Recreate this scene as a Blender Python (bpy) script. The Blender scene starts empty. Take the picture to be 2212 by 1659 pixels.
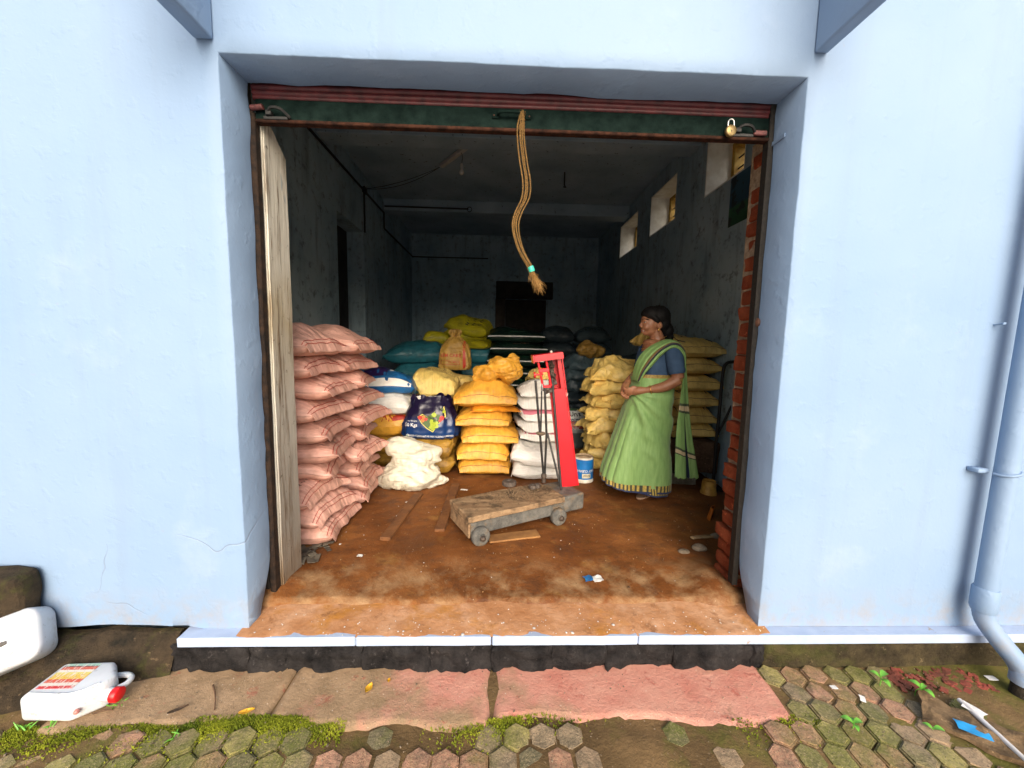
import bpy, bmesh, math, random
import numpy as np
from mathutils import Vector, Matrix, noise

# ------------------------------------------------------------------ scene, camera, light
sc = bpy.context.scene
COL = sc.collection
# photo pixel grid used for measuring: 2212 x 1659
PF, PCX, PCY = 830.0, 1106.0, 829.5
YAW, PITCH, ROLL = math.radians(1.8), math.radians(5.9), math.radians(1.1)
CAM = np.array([0.0, -1.59, 1.21])
_f = np.array([math.sin(YAW) * math.cos(PITCH), math.cos(YAW) * math.cos(PITCH), -math.sin(PITCH)])
_r = np.cross(_f, [0, 0, 1]); _r /= np.linalg.norm(_r); _u = np.cross(_r, _f)
RIGHT = math.cos(ROLL) * _r + math.sin(ROLL) * _u
UP = -math.sin(ROLL) * _r + math.cos(ROLL) * _u
cam_data = bpy.data.cameras.new('camera')
cam = bpy.data.objects.new('camera', cam_data); COL.objects.link(cam)
cam.matrix_world = Matrix(((RIGHT[0], UP[0], -_f[0], CAM[0]), (RIGHT[1], UP[1], -_f[1], CAM[1]),
                           (RIGHT[2], UP[2], -_f[2], CAM[2]), (0, 0, 0, 1)))
cam_data.sensor_fit = 'HORIZONTAL'; cam_data.sensor_width = 36.0
cam_data.lens = PF / 2212.0 * 36.0
cam_data.clip_start = 0.02; cam_data.clip_end = 2000
sc.camera = cam

SUN_EL, SUN_AZ = math.radians(26), math.radians(173)     # azimuth clockwise from +Y: the open yard lies towards -Y
world = bpy.data.worlds.new('World'); sc.world = world; world.use_nodes = True
wn = world.node_tree.nodes; wl = world.node_tree.links
bg = wn.get('Background') or wn.new('ShaderNodeBackground')
sky = wn.new('ShaderNodeTexSky'); sky.sky_type = 'NISHITA'; sky.sun_disc = False
sky.sun_elevation = SUN_EL; sky.sun_rotation = SUN_AZ
sky.air_density = 1.0; sky.dust_density = 6.0; sky.ozone_density = 1.0
wl.new(sky.outputs[0], bg.inputs[0]); bg.inputs[1].default_value = 0.085
sun_data = bpy.data.lights.new('sun', 'SUN'); sun_data.energy = 1.5; sun_data.angle = math.radians(55)
sun_data.color = (1.0, 0.955, 0.9)
sun = bpy.data.objects.new('sun', sun_data); COL.objects.link(sun)
sdir = Vector((math.sin(SUN_AZ) * math.cos(SUN_EL), math.cos(SUN_AZ) * math.cos(SUN_EL), math.sin(SUN_EL)))
sun.rotation_euler = (-sdir).to_track_quat('-Z', 'Y').to_euler()
sun.location = (3, -6, 6)
sc.view_settings.view_transform = 'Standard'; sc.view_settings.look = 'None'
sc.view_settings.gamma = 1.0; sc.view_settings.use_curve_mapping = False
sc.view_settings.exposure = 1.34
sc.render.engine = 'CYCLES'
sc.cycles.use_denoising = True
sc.cycles.max_bounces = 8; sc.cycles.diffuse_bounces = 5; sc.cycles.glossy_bounces = 3
sc.cycles.caustics_reflective = False; sc.cycles.caustics_refractive = False
sc.cycles.sample_clamp_indirect = 8.0

# ------------------------------------------------------------------ measuring helpers
def ray(x, y): return _f + RIGHT * ((x - PCX) / PF) - UP * ((y - PCY) / PF)
def onX(x, y, X): d = ray(x, y); return CAM + d * ((X - CAM[0]) / d[0])
def onY(x, y, Y): d = ray(x, y); return CAM + d * ((Y - CAM[1]) / d[1])
def onZ(x, y, Z): d = ray(x, y); return CAM + d * ((Z - CAM[2]) / d[2])

# ------------------------------------------------------------------ object helpers
def tag(o, label=None, cat=None, group=None, kind=None):
    if label: o['label'] = label
    if cat: o['category'] = cat
    if group: o['group'] = group
    if kind: o['kind'] = kind
    return o

def empty(name, loc=(0, 0, 0), label=None, cat=None, group=None):
    o = bpy.data.objects.new(name, None); COL.objects.link(o); o.location = loc
    o.empty_display_size = 0.05
    return tag(o, label, cat, group)

def link(name, me, parent=None, loc=None):
    """Link a mesh; world-space vertices when it has no loc, local ones otherwise."""
    o = bpy.data.objects.new(name, me); COL.objects.link(o)
    if loc is not None: o.location = loc
    if parent is not None:
        o.parent = parent
        if loc is None:                       # vertices are in world space: undo the parent's place
            off = Vector(parent.location)
            if parent.parent is not None: off = off + Vector(parent.parent.location)
            me.transform(Matrix.Translation(-off))
    return o

def mesh(name, verts, faces, mat=None, smooth=True, uv=None, mats=None, fmat=None):
    me = bpy.data.meshes.new(name)
    me.from_pydata([tuple(map(float, v)) for v in verts], [], [tuple(map(int, f)) for f in faces])
    if mats:
        for m in mats: me.materials.append(m)
        if fmat is not None: me.polygons.foreach_set('material_index', list(map(int, fmat)))
    elif mat is not None: me.materials.append(mat)
    if uv is not None:
        lay = me.uv_layers.new(name='UVMap')
        li = np.empty(len(me.loops), dtype=np.int32); me.loops.foreach_get('vertex_index', li)
        lay.data.foreach_set('uv', np.asarray(uv, dtype=np.float32)[li].ravel())
    if smooth: me.polygons.foreach_set('use_smooth', [True] * len(me.polygons))
    me.update()
    if smooth: me.set_sharp_from_angle(angle=math.radians(62))
    return me

def put(name, verts, faces, mat=None, parent=None, smooth=True, uv=None, origin=None, **k):
    """Mesh object from world-space vertices; origin moves its origin there."""
    verts = np.asarray(verts, dtype=float)
    if parent is None:
        if origin is None:
            origin = np.array([(verts[:, 0].min() + verts[:, 0].max()) / 2, (verts[:, 1].min() + verts[:, 1].max()) / 2, verts[:, 2].min()])
        me = mesh(name, verts - np.asarray(origin), faces, mat, smooth, uv, **k)
        return link(name, me, None, tuple(origin))
    me = mesh(name, verts, faces, mat, smooth, uv, **k)
    return link(name, me, parent)

def join(*parts):
    V, F, n = [], [], 0
    for v, f in parts:
        v = np.asarray(v, dtype=float); V.append(v)
        F += [tuple(i + n for i in q) for q in f]; n += len(v)
    return np.vstack(V), F

def xf(vf, loc=(0, 0, 0), rot=(0, 0, 0), scale=(1, 1, 1)):
    from mathutils import Euler
    M = np.array(Euler(rot).to_matrix())
    v = (np.asarray(vf[0], dtype=float) * np.asarray(scale)) @ M.T + np.asarray(loc)
    return v, vf[1]

def bmdata(bm):
    bm.verts.ensure_lookup_table()
    for i, v in enumerate(bm.verts): v.index = i
    V = np.array([v.co[:] for v in bm.verts]); F = [tuple(v.index for v in f.verts) for f in bm.faces]
    bm.free(); return V, F

def box(x0, x1, y0, y1, z0, z1, bev=0.0, seg=1, sub=0, jit=0.0, seed=0, freq=8.0):
    bm = bmesh.new(); bmesh.ops.create_cube(bm, size=1.0)
    for v in bm.verts:
        v.co = Vector((x0 + (v.co.x + .5) * (x1 - x0), y0 + (v.co.y + .5) * (y1 - y0), z0 + (v.co.z + .5) * (z1 - z0)))
    if bev: bmesh.ops.bevel(bm, geom=list(bm.edges), offset=bev, segments=seg, affect='EDGES', profile=0.5)
    if sub: bmesh.ops.subdivide_edges(bm, edges=list(bm.edges), cuts=sub, use_grid_fill=True)
    if jit:
        s = Vector((seed * 13.7, seed * 7.1, seed * 3.3))
        for v in bm.verts: v.co += noise.noise_vector(v.co * freq + s) * jit
    return bmdata(bm)

def tube(pts, rad, n=8, caps=True):
    P = np.asarray(pts, dtype=float); k = len(P)
    R = np.full(k, rad) if np.isscalar(rad) else np.asarray(rad, dtype=float)
    T = np.gradient(P, axis=0); T /= (np.linalg.norm(T, axis=1, keepdims=True) + 1e-12)
    a = np.array([0, 0, 1.0]) if abs(T[0][2]) < .9 else np.array([1.0, 0, 0])
    u = np.cross(T[0], a); u /= np.linalg.norm(u)
    V = []
    for i in range(k):
        u = u - T[i] * (u @ T[i]); u /= np.linalg.norm(u); w = np.cross(T[i], u)
        for j in range(n):
            t = 2 * math.pi * j / n
            V.append(P[i] + R[i] * (math.cos(t) * u + math.sin(t) * w))
    F = [(i * n + j, i * n + (j + 1) % n, (i + 1) * n + (j + 1) % n, (i + 1) * n + j) for i in range(k - 1) for j in range(n)]
    if caps: F += [tuple(range(n - 1, -1, -1)), tuple(range((k - 1) * n, k * n))]
    return np.array(V), F

def lathe(prof, n=24, center=(0, 0, 0), caps=True):
    V, F = [], []
    for (r, z) in prof:
        for j in range(n):
            t = 2 * math.pi * j / n; V.append((center[0] + r * math.cos(t), center[1] + r * math.sin(t), center[2] + z))
    for i in range(len(prof) - 1):
        for j in range(n): F.append((i * n + j, i * n + (j + 1) % n, (i + 1) * n + (j + 1) % n, (i + 1) * n + j))
    if caps: F += [tuple(range(n - 1, -1, -1)), tuple(range((len(prof) - 1) * n, len(prof) * n))]
    return np.array(V), F

def ball(c, r, sub=2):
    bm = bmesh.new(); bmesh.ops.create_icosphere(bm, subdivisions=sub, radius=1.0)
    v, f = bmdata(bm); return v * np.asarray(r) + np.asarray(c), f

def spline(pts, n):
    """Catmull-Rom through the rows of pts, resampled to n rows."""
    P = np.asarray(pts, dtype=float); k = len(P)
    Q = np.vstack([2 * P[0] - P[1], P, 2 * P[-1] - P[-2]])
    t = np.linspace(0, k - 1 - 1e-9, n); i = t.astype(int); f = (t - i)[:, None]
    a, b, c, d = Q[i], Q[i + 1], Q[i + 2], Q[i + 3]
    return .5 * (2 * b + (c - a) * f + (2 * a - 5 * b + 4 * c - d) * f ** 2 + (3 * b - a - 3 * c + d) * f ** 3)

def gridfaces(nr, ncol, wrap=False, base=0, flip=False):
    F = []
    for i in range(nr - 1):
        for j in range(ncol if wrap else ncol - 1):
            q = (base + i * ncol + j, base + i * ncol + (j + 1) % ncol, base + (i + 1) * ncol + (j + 1) % ncol, base + (i + 1) * ncol + j)
            F.append(q[::-1] if flip else q)
    return F

def vn(p, seed=0):
    """Vectorised value noise, -1..1, p is (...,3)."""
    p = np.asarray(p, dtype=float); i = np.floor(p).astype(np.int64); f = p - i; w = f * f * (3 - 2 * f)
    def h(dx, dy, dz):
        n = ((i[..., 0] + dx) * 374761393 + (i[..., 1] + dy) * 668265263 + (i[..., 2] + dz) * 1440662683 + seed * 974634777) & 0xffffffff
        n = ((n ^ (n >> 13)) * 1274126177) & 0xffffffff; n = n ^ (n >> 16)
        return n / 2147483648.0 - 1
    x, y, z = w[..., 0], w[..., 1], w[..., 2]
    l = lambda a, b, t: a + (b - a) * t
    return l(l(l(h(0, 0, 0), h(1, 0, 0), x), l(h(0, 1, 0), h(1, 1, 0), x), y), l(l(h(0, 0, 1), h(1, 0, 1), x), l(h(0, 1, 1), h(1, 1, 1), x), y), z)

def fbm(p, seed=0, octv=3):
    p = np.asarray(p, dtype=float); s = 0; a = 1
    for o in range(octv): s = s + a * vn(p * 2 ** o, seed + o); a *= .5
    return s

def ridge(p, seed=0, octv=3):
    p = np.asarray(p, dtype=float); s = 0; a = 1
    for o in range(octv): s = s + a * (1 - 2 * np.abs(vn(p * 1.9 ** o, seed + o))); a *= .5
    return s

def remesh(vf, voxel, smooth_iter=3):
    me = bpy.data.meshes.new('tmp'); me.from_pydata([tuple(v) for v in vf[0]], [], vf[1])
    o = bpy.data.objects.new('tmp', me); COL.objects.link(o)
    m = o.modifiers.new('r', 'REMESH'); m.mode = 'VOXEL'; m.voxel_size = voxel; m.adaptivity = 0
    if smooth_iter:
        s = o.modifiers.new('s', 'SMOOTH'); s.iterations = smooth_iter; s.factor = .5
    dg = bpy.context.evaluated_depsgraph_get()
    e = o.evaluated_get(dg).to_mesh()
    V = np.empty(len(e.vertices) * 3); e.vertices.foreach_get('co', V); V = V.reshape(-1, 3)
    F = [tuple(p.vertices) for p in e.polygons]
    bpy.data.objects.remove(o); bpy.data.meshes.remove(me)
    return V, F

_tcache = {}
def text2d(s, align='CENTER', bold=0.0):
    """Flat lettering: vertices (x, y) with a cap height of about 0.7, and faces."""
    k = (s, align, bold)
    if k in _tcache: return _tcache[k]
    cu = bpy.data.curves.new('t', 'FONT'); cu.body = s; cu.align_x = align; cu.align_y = 'CENTER'; cu.resolution_u = 2
    cu.offset = bold
    o = bpy.data.objects.new('t', cu); COL.objects.link(o)
    dg = bpy.context.evaluated_depsgraph_get(); dg.update()
    me = o.evaluated_get(dg).to_mesh()
    V = np.array([v.co[:2] for v in me.vertices]); F = [tuple(p.vertices) for p in me.polygons]
    bpy.data.objects.remove(o); bpy.data.curves.remove(cu)
    _tcache[k] = (V, F); return V, F

# ------------------------------------------------------------------ material helpers
def lin(c):
    return tuple(((x / 255) / 12.92 if x / 255 <= .04045 else ((x / 255 + .055) / 1.055) ** 2.4) for x in c)

class NT:
    """Small node-tree writer."""
    def __init__(s, name):
        s.m = bpy.data.materials.new(name); s.m.use_nodes = True
        s.t = s.m.node_tree; s.n = s.t.nodes; s.l = s.t.links
        s.b = next(x for x in s.n if x.type == 'BSDF_PRINCIPLED')
        s.tc = s.n.new('ShaderNodeTexCoord')
    def new(s, typ, **k):
        x = s.n.new(typ)
        for a, v in k.items(): setattr(x, a, v)
        return x
    def set(s, sock, v):
        if v is None: return
        if isinstance(v, bpy.types.NodeSocket): s.l.new(v, sock)
        elif isinstance(v, (tuple, list)) and sock.type == 'RGBA' and len(v) == 3: sock.default_value = (*v, 1)
        else: sock.default_value = v
    def coord(s, kind='Object', scale=(1, 1, 1), loc=(0, 0, 0), rot=(0, 0, 0)):
        if kind == 'World':
            g = s.new('ShaderNodeNewGeometry'); out = g.outputs['Position']
        else: out = s.tc.outputs[kind]
        mp = s.new('ShaderNodeMapping'); s.l.new(out, mp.inputs[0])
        mp.inputs['Scale'].default_value = scale; mp.inputs['Location'].default_value = loc; mp.inputs['Rotation'].default_value = rot
        return mp.outputs[0]
    def noise(s, co, scale=5, detail=4, rough=.55, dist=0.0):
        x = s.new('ShaderNodeTexNoise'); s.set(x.inputs['Vector'], co); x.inputs['Scale'].default_value = scale
        x.inputs['Detail'].default_value = detail; x.inputs['Roughness'].default_value = rough; x.inputs['Distortion'].default_value = dist
        return x.outputs['Fac']
    def voro(s, co, scale=5, feature='F1', rnd=1.0):
        x = s.new('ShaderNodeTexVoronoi'); x.feature = feature; s.set(x.inputs['Vector'], co); x.inputs['Scale'].default_value = scale
        x.inputs['Randomness'].default_value = rnd
        return x.outputs['Distance']
    def wave(s, co, scale=5, dist=1.0, direction='X', detail=2, dscale=1.0):
        x = s.new('ShaderNodeTexWave'); x.bands_direction = direction; s.set(x.inputs['Vector'], co); x.inputs['Scale'].default_value = scale
        x.inputs['Distortion'].default_value = dist; x.inputs['Detail'].default_value = detail; x.inputs['Detail Scale'].default_value = dscale
        return x.outputs['Fac']
    def ramp(s, fac, stops, interp='LINEAR'):
        x = s.new('ShaderNodeValToRGB'); x.color_ramp.interpolation = interp
        e = x.color_ramp.elements
        while len(e) < len(stops): e.new(.5)
        for el, (p, c) in zip(e, stops):
            el.position = p; el.color = (*c, 1) if isinstance(c, (tuple, list)) else (c, c, c, 1)
        s.set(x.inputs[0], fac); return x.outputs[0]
    def mix(s, fac, a, b, mode='MIX'):
        x = s.new('ShaderNodeMix'); x.data_type = 'RGBA'; x.blend_type = mode
        s.set(x.inputs[0], fac); s.set(x.inputs[6], a); s.set(x.inputs[7], b); return x.outputs[2]
    def math(s, op, a, b=0.0, clamp=False):
        x = s.new('ShaderNodeMath'); x.operation = op; x.use_clamp = clamp; s.set(x.inputs[0], a); s.set(x.inputs[1], b); return x.outputs[0]
    def sep(s, v):
        x = s.new('ShaderNodeSeparateXYZ'); s.l.new(v, x.inputs[0]); return x.outputs
    def rnd(s):
        return s.new('ShaderNodeObjectInfo').outputs['Random']
    def bump(s, h, strength=.3, dist=.01, prev=None):
        x = s.new('ShaderNodeBump'); x.inputs['Strength'].default_value = strength; x.inputs['Distance'].default_value = dist
        s.set(x.inputs['Height'], h)
        if prev is not None: s.l.new(prev, x.inputs['Normal'])
        return x.outputs[0]
    def done(s, color, rough=.7, normal=None, metal=0.0, spec=.4, **k):
        s.set(s.b.inputs['Base Color'], color); s.set(s.b.inputs['Roughness'], rough); s.set(s.b.inputs['Metallic'], metal)
        s.b.inputs['Specular IOR Level'].default_value = spec
        if normal is not None: s.l.new(normal, s.b.inputs['Normal'])
        for a, v in k.items(): s.set(s.b.inputs[a.replace('_', ' ')], v)
        return s.m

def simple(name, a, b=None, scale=30, rough=.6, bump=.2, bdist=.003, metal=0, spec=.4, contrast=(.35, .65), detail=5):
    t = NT(name); co = t.coord('Object'); b = b or tuple(x * .6 for x in a)
    n = t.noise(co, scale, detail)
    c = t.ramp(n, [(contrast[0], b), (contrast[1], a)])
    nr = t.bump(t.noise(co, scale * 2.5, 4), bump, bdist) if bump else None
    return t.done(c, rough, nr, metal, spec)
# ------------------------------------------------------------------ materials of the place
def m_facade():
    t = NT('facade_paint'); co = t.coord('World')
    big = t.noise(co, 1.1, 3); mid = t.noise(co, 7, 5); fine = t.noise(co, 45, 4)
    lumps = t.ramp(t.noise(co, 17, 3, .5), [(.56, 0.0), (.72, 1.0)])
    c = t.ramp(big, [(.3, (.198, .295, .445)), (.7, (.232, .325, .465))])
    wnz = t.new('ShaderNodeTexNoise'); t.set(wnz.inputs['Vector'], co); wnz.inputs['Scale'].default_value = 3.5
    warp = t.mix(.22, co, wnz.outputs['Color'])
    v = t.voro(warp, 1.7, 'DISTANCE_TO_EDGE')
    xx = t.sep(co)[0]; zone = t.math('MULTIPLY', t.math('LESS_THAN', xx, -1.0), t.ramp(t.sep(co)[2], [(.3, 1.0), (1.15, 0.0)]))
    crack = t.math('MULTIPLY', t.math('MULTIPLY', t.ramp(v, [(.0, 1.0), (.0045, 0.0)]), t.ramp(t.noise(co, 2.3, 2), [(.50, 0.0), (.60, 1.0)])), zone)
    c = t.mix(t.math('MULTIPLY', crack, .6), c, (.20, .24, .33))
    streak = t.ramp(t.noise(t.coord('World', (6, 6, .35)), 1.0, 5, .6), [(.56, 0.0), (.74, .16)])
    c = t.mix(streak, c, (.16, .20, .27))
    c = t.mix(t.ramp(t.noise(co, 2.1, 6, .65), [(.58, 0.0), (.72, .22)]), c, (.36, .43, .56))
    spots = t.ramp(t.noise(co, 26, 2), [(.73, 0.0), (.76, 1.0)])
    c = t.mix(t.math('MULTIPLY', spots, .35), c, (.25, .28, .35))
    z = t.sep(co)[2]
    low = t.math('MULTIPLY', t.ramp(z, [(0.0, 1.0), (.16, 0.0)]), t.ramp(t.noise(co, 11, 6, .7), [(.42, 0.0), (.66, 1.0)]))
    c = t.mix(t.math('MULTIPLY', low, .5), c, (.30, .25, .20))
    h = t.math('ADD', t.math('MULTIPLY', mid, .8), t.math('ADD', t.math('MULTIPLY', fine, .22), t.math('MULTIPLY', lumps, .35)))
    h = t.math('SUBTRACT', h, t.math('MULTIPLY', crack, .7))
    n2 = t.bump(t.noise(co, 3.2, 2), .22, .04)
    return t.done(c, .55, t.bump(h, .42, .008, n2), spec=.28)
def m_band():
    t = NT('band_paint'); co = t.coord('World'); n = t.noise(co, 14, 5)
    c = t.ramp(n, [(.3, (.31, .39, .55)), (.7, (.37, .45, .60))])
    chip = t.ramp(t.noise(co, 20, 5, .7), [(.66, 0.0), (.70, 1.0)])
    c = t.mix(chip, c, (.30, .24, .19))
    return t.done(c, .6, t.bump(n, .5, .008))
def m_inner():
    t = NT('interior_plaster'); co = t.coord('World')
    big = t.noise(co, 1.6, 4, .6); sm = t.noise(co, 11, 6, .7)
    streak = t.noise(t.coord('World', (9, 9, 1.2)), 1.0, 5, .65)
    c = t.ramp(big, [(.3, (.20, .30, .37)), (.68, (.36, .46, .52))])
    c = t.mix(t.ramp(streak, [(.52, 0.0), (.76, .65)]), c, (.085, .105, .105))
    c = t.mix(t.ramp(sm, [(.54, 0.0), (.68, .7)]), c, (.07, .075, .075))
    c = t.mix(t.ramp(t.noise(co, 6, 5, .6), [(.66, 0.0), (.74, .5)]), c, (.26, .28, .27))
    return t.done(c, .85, t.bump(t.math('ADD', sm, t.math('MULTIPLY', t.noise(co, 60, 3), .3)), .4, .008), spec=.2)
def m_ceiling():
    t = NT('ceiling_plaster'); co = t.coord('World')
    c = t.ramp(t.noise(co, 2.2, 4), [(.3, (.24, .33, .40)), (.7, (.38, .47, .54))])
    c = t.mix(t.ramp(t.noise(co, 19, 4, .75), [(.62, 0.0), (.68, .8)]), c, (.035, .035, .035))
    return t.done(c, .9, t.bump(t.noise(co, 24, 5), .35, .006), spec=.2)
def m_floor():
    t = NT('earth_floor'); co = t.coord('World')
    a = t.noise(co, 2.3, 6, .65); b = t.noise(co, 13, 6, .7); g = t.noise(co, 90, 3)
    c = t.ramp(a, [(.3, (.085, .029, .008)), (.5, (.165, .056, .013)), (.72, (.245, .094, .022))])
    c = t.mix(t.ramp(t.noise(co, 3.7, 5, .65), [(.58, 0.0), (.70, .75)]), c, (.25, .125, .033))
    c = t.mix(t.ramp(t.noise(co, 6, 7, .75), [(.34, .7), (.50, 0.0)]), c, (.07, .030, .014))
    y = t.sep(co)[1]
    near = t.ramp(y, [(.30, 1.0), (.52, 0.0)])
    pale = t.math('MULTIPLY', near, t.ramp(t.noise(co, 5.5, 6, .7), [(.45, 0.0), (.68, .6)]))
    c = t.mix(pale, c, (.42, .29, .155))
    fleck = t.ramp(t.noise(co, 120, 2), [(.735, 0.0), (.755, 1.0)])
    c = t.mix(t.math('MULTIPLY', fleck, .7), c, (.55, .42, .28))
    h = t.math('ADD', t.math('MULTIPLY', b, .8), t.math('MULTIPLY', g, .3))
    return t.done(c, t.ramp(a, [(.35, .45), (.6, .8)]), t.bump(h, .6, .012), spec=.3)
def m_threshold():
    t = NT('worn_threshold'); co = t.coord('World')
    a = t.noise(co, 5, 6, .7)
    c = t.ramp(a, [(.3, (.30, .125, .045)), (.5, (.42, .21, .10)), (.7, (.55, .33, .20))])
    c = t.mix(t.ramp(t.noise(co, 3.1, 5, .7), [(.54, 0.0), (.66, .85)]), c, (.40, .17, .028))
    c = t.mix(t.ramp(t.noise(co, 8, 6, .75), [(.60, 0.0), (.70, .7)]), c, (.16, .065, .025))
    c = t.mix(t.ramp(t.noise(co, 60, 3), [(.70, 0.0), (.73, .9)]), c, (.72, .66, .56))
    return t.done(c, .7, t.bump(t.noise(co, 40, 6), .5, .008), spec=.35)
def m_stone(name, a, b, moss=0.0):
    t = NT(name); co = t.coord('World')
    c = t.ramp(t.noise(co, 9, 8, .7), [(.32, b), (.68, a)])
    c = t.mix(t.ramp(t.noise(co, 30, 5, .7), [(.62, 0.0), (.7, .6)]), c, tuple(x * 2.4 for x in a))
    if moss: c = t.mix(t.ramp(t.noise(co, 4.2, 6, .75), [(.5, 0.0), (.66, moss)]), c, (.085, .095, .022))
    return t.done(c, .9, t.bump(t.noise(co, 28, 8, .75), 1.0, .03), spec=.12)
def m_paver():
    t = NT('paver_concrete'); co = t.coord('World'); r = t.rnd()
    base = t.ramp(r, [(0, (.33, .245, .155)), (.16, (.46, .25, .16)), (.32, (.27, .235, .09)), (.48, (.50, .27, .18)), (.60, (.20, .17, .095)), (.72, (.35, .30, .11)), (.86, (.40, .28, .175))], 'CONSTANT')
    c = t.mix(t.ramp(t.noise(co, 26, 6, .7), [(.35, .65), (.6, 0.0)]), base, (.07, .065, .045))
    mo = t.math('ADD', t.noise(co, 3.4, 5, .65), t.math('MULTIPLY', t.ramp(t.math('ADD', t.math('MULTIPLY', t.sep(co)[0], .3), .5), [(.1, 1.0), (.9, 0.0)]), .10))
    c = t.mix(t.ramp(mo, [(.50, 0.0), (.68, .8)]), c, (.14, .155, .03))
    c = t.mix(t.ramp(t.noise(co, 130, 4, .7), [(.50, 0.0), (.68, .5)]), c, (.48, .37, .22))
    c = t.mix(t.ramp(t.noise(co, 170, 4, .7), [(.34, .6), (.46, 0.0)]), c, (.05, .045, .03))
    return t.done(c, .85, t.bump(t.noise(co, 90, 6, .75), .9, .008), spec=.2)
def m_soil_bounce():
    t = NT('soil_bounce'); co = t.coord('World'); a = t.noise(co, 4, 7, .7)
    c = t.ramp(a, [(.3, (.09, .058, .026)), (.55, (.19, .12, .055)), (.75, (.28, .175, .08))])
    c = t.mix(t.ramp(t.noise(co, 2.6, 5, .7), [(.5, 0.0), (.64, .8)]), c, (.12, .125, .025))
    c = t.mix(t.ramp(t.noise(co, 90, 3), [(.66, 0.0), (.72, .7)]), c, (.33, .24, .15))
    far = t.ramp(t.math('MULTIPLY', t.math('ADD', t.math('MULTIPLY', t.sep(co)[1], -1.0), t.math('MULTIPLY', t.noise(co, 3, 3), .3)), .5), [(.48, 0.0), (.60, 1.0)])  # unseen yard away from the store, made pale to bounce light up at the doorway
    c = t.mix(far, c, t.ramp(t.noise(co, 1.4, 6), [(.3, (.42, .40, .37)), (.7, (.56, .54, .50))]))
    return t.done(c, .95, t.bump(t.noise(co, 50, 7, .75), .9, .012), spec=.15)
def m_apron():
    t = NT('worn_red_oxide_concrete'); co = t.coord('World'); x, y, z = t.sep(co)
    bare = t.ramp(t.noise(co, 9, 6, .7), [(.3, (.23, .155, .085)), (.7, (.43, .29, .175))])
    red = t.ramp(t.noise(co, 7, 6, .7), [(.3, (.50, .19, .14)), (.7, (.62, .33, .245))])
    f = t.math('ADD', t.noise(co, 2.6, 5, .6), t.math('MULTIPLY', t.ramp(t.math('MULTIPLY', t.math('ADD', x, 1.3), .4), [(0.1, 0.0), (.75, 1.0)]), .34))
    c = t.mix(t.ramp(f, [(.60, 0.0), (.74, 1.0)]), bare, red)
    c = t.mix(t.ramp(t.noise(co, 16, 5, .7), [(.60, 0.0), (.68, .6)]), c, (.34, .085, .06))
    c = t.mix(t.ramp(t.noise(co, 5, 6, .7), [(.62, 0.0), (.72, .55)]), c, (.15, .12, .05))
    c = t.mix(t.ramp(t.noise(co, 110, 2), [(.70, 0.0), (.73, .8)]), c, (.62, .52, .42))
    return t.done(c, .75, t.bump(t.noise(co, 70, 7, .75), .8, .008), spec=.2)
M = {}
M['facade'] = m_facade(); M['band'] = m_band(); M['inner'] = m_inner(); M['ceiling'] = m_ceiling(); M['floor'] = m_floor()
M['threshold'] = m_threshold(); M['paver'] = m_paver(); M['soil_bounce'] = m_soil_bounce(); M['apron'] = m_apron()
M['blackstone'] = m_stone('black_rubble_stone', (.052, .047, .046), (.006, .006, .007))
M['plinth_conc'] = m_stone('mouldy_plinth_concrete', (.11, .085, .045), (.022, .018, .013), .5)
M['haunch'] = m_stone('mouldy_haunch', (.10, .07, .042), (.022, .020, .016), .8)
M['brick'] = m_stone('broken_brick', (.40, .105, .045), (.24, .050, .022))
M['mortar'] = simple('lime_mortar', (.40, .30, .20), (.22, .15, .095), 40, .9, .8, .01)
M['white_reveal'] = simple('whitewash', (.82, .82, .76), (.62, .60, .52), 9, .8, .4, .006)
M['steel_black'] = simple('black_iron', (.022, .021, .02), (.010, .010, .010), 40, .55, .3, .002)
M['conduit'] = simple('black_conduit', (.008, .008, .009), (.005, .005, .005), 40, .6, 0)
M['yellow_wood'] = simple('yellow_wood', (.55, .36, .07), (.36, .20, .03), 14, .6, .4, .003)
M['rust'] = simple('rusty_iron', (.13, .055, .030), (.04, .020, .014), 30, .7, .6, .004)

# ------------------------------------------------------------------ the ground outside
GZ = -0.205
def ground():
    xs = np.concatenate([[-900, -200, -60, -20, -8, -4], np.arange(-2.6, 2.61, .05), [4, 8, 20, 60, 200, 900]])
    ys = np.concatenate([[-900, -200, -60, -20, -8, -4, -2], np.arange(-1.2, .001, .05), [2, 4, 8, 20, 60, 200, 900]])
    X, Y = np.meshgrid(xs, ys); P = np.stack([X, Y, X * 0], -1)
    near = (np.abs(X) < 2.6) & (Y > -1.2) & (Y < .01)
    Z = GZ - .0075 + np.where(near, .009 * fbm(P * 7, 3), 0)
    # the trodden muddy strip in front of the slab, where pavers lie buried
    hump = np.exp(-(((X - .62) / .48) ** 2)) * np.clip((Y + .62) / .12, 0, 1) * np.clip((-.30 - Y) / .03, 0, 1)
    Z = Z + np.where(near, .014 * hump * (1 + .35 * fbm(P * 14, 9)), 0)
    V = np.stack([X, Y, Z], -1).reshape(-1, 3)
    o = put('ground', V, gridfaces(len(ys), len(xs)), M['soil_bounce'], origin=(0, 0, GZ))
    tag(o, 'damp brown earth yard with moss in front of the store, paled out of view to bounce light', 'ground', kind='structure')
ground()

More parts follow.
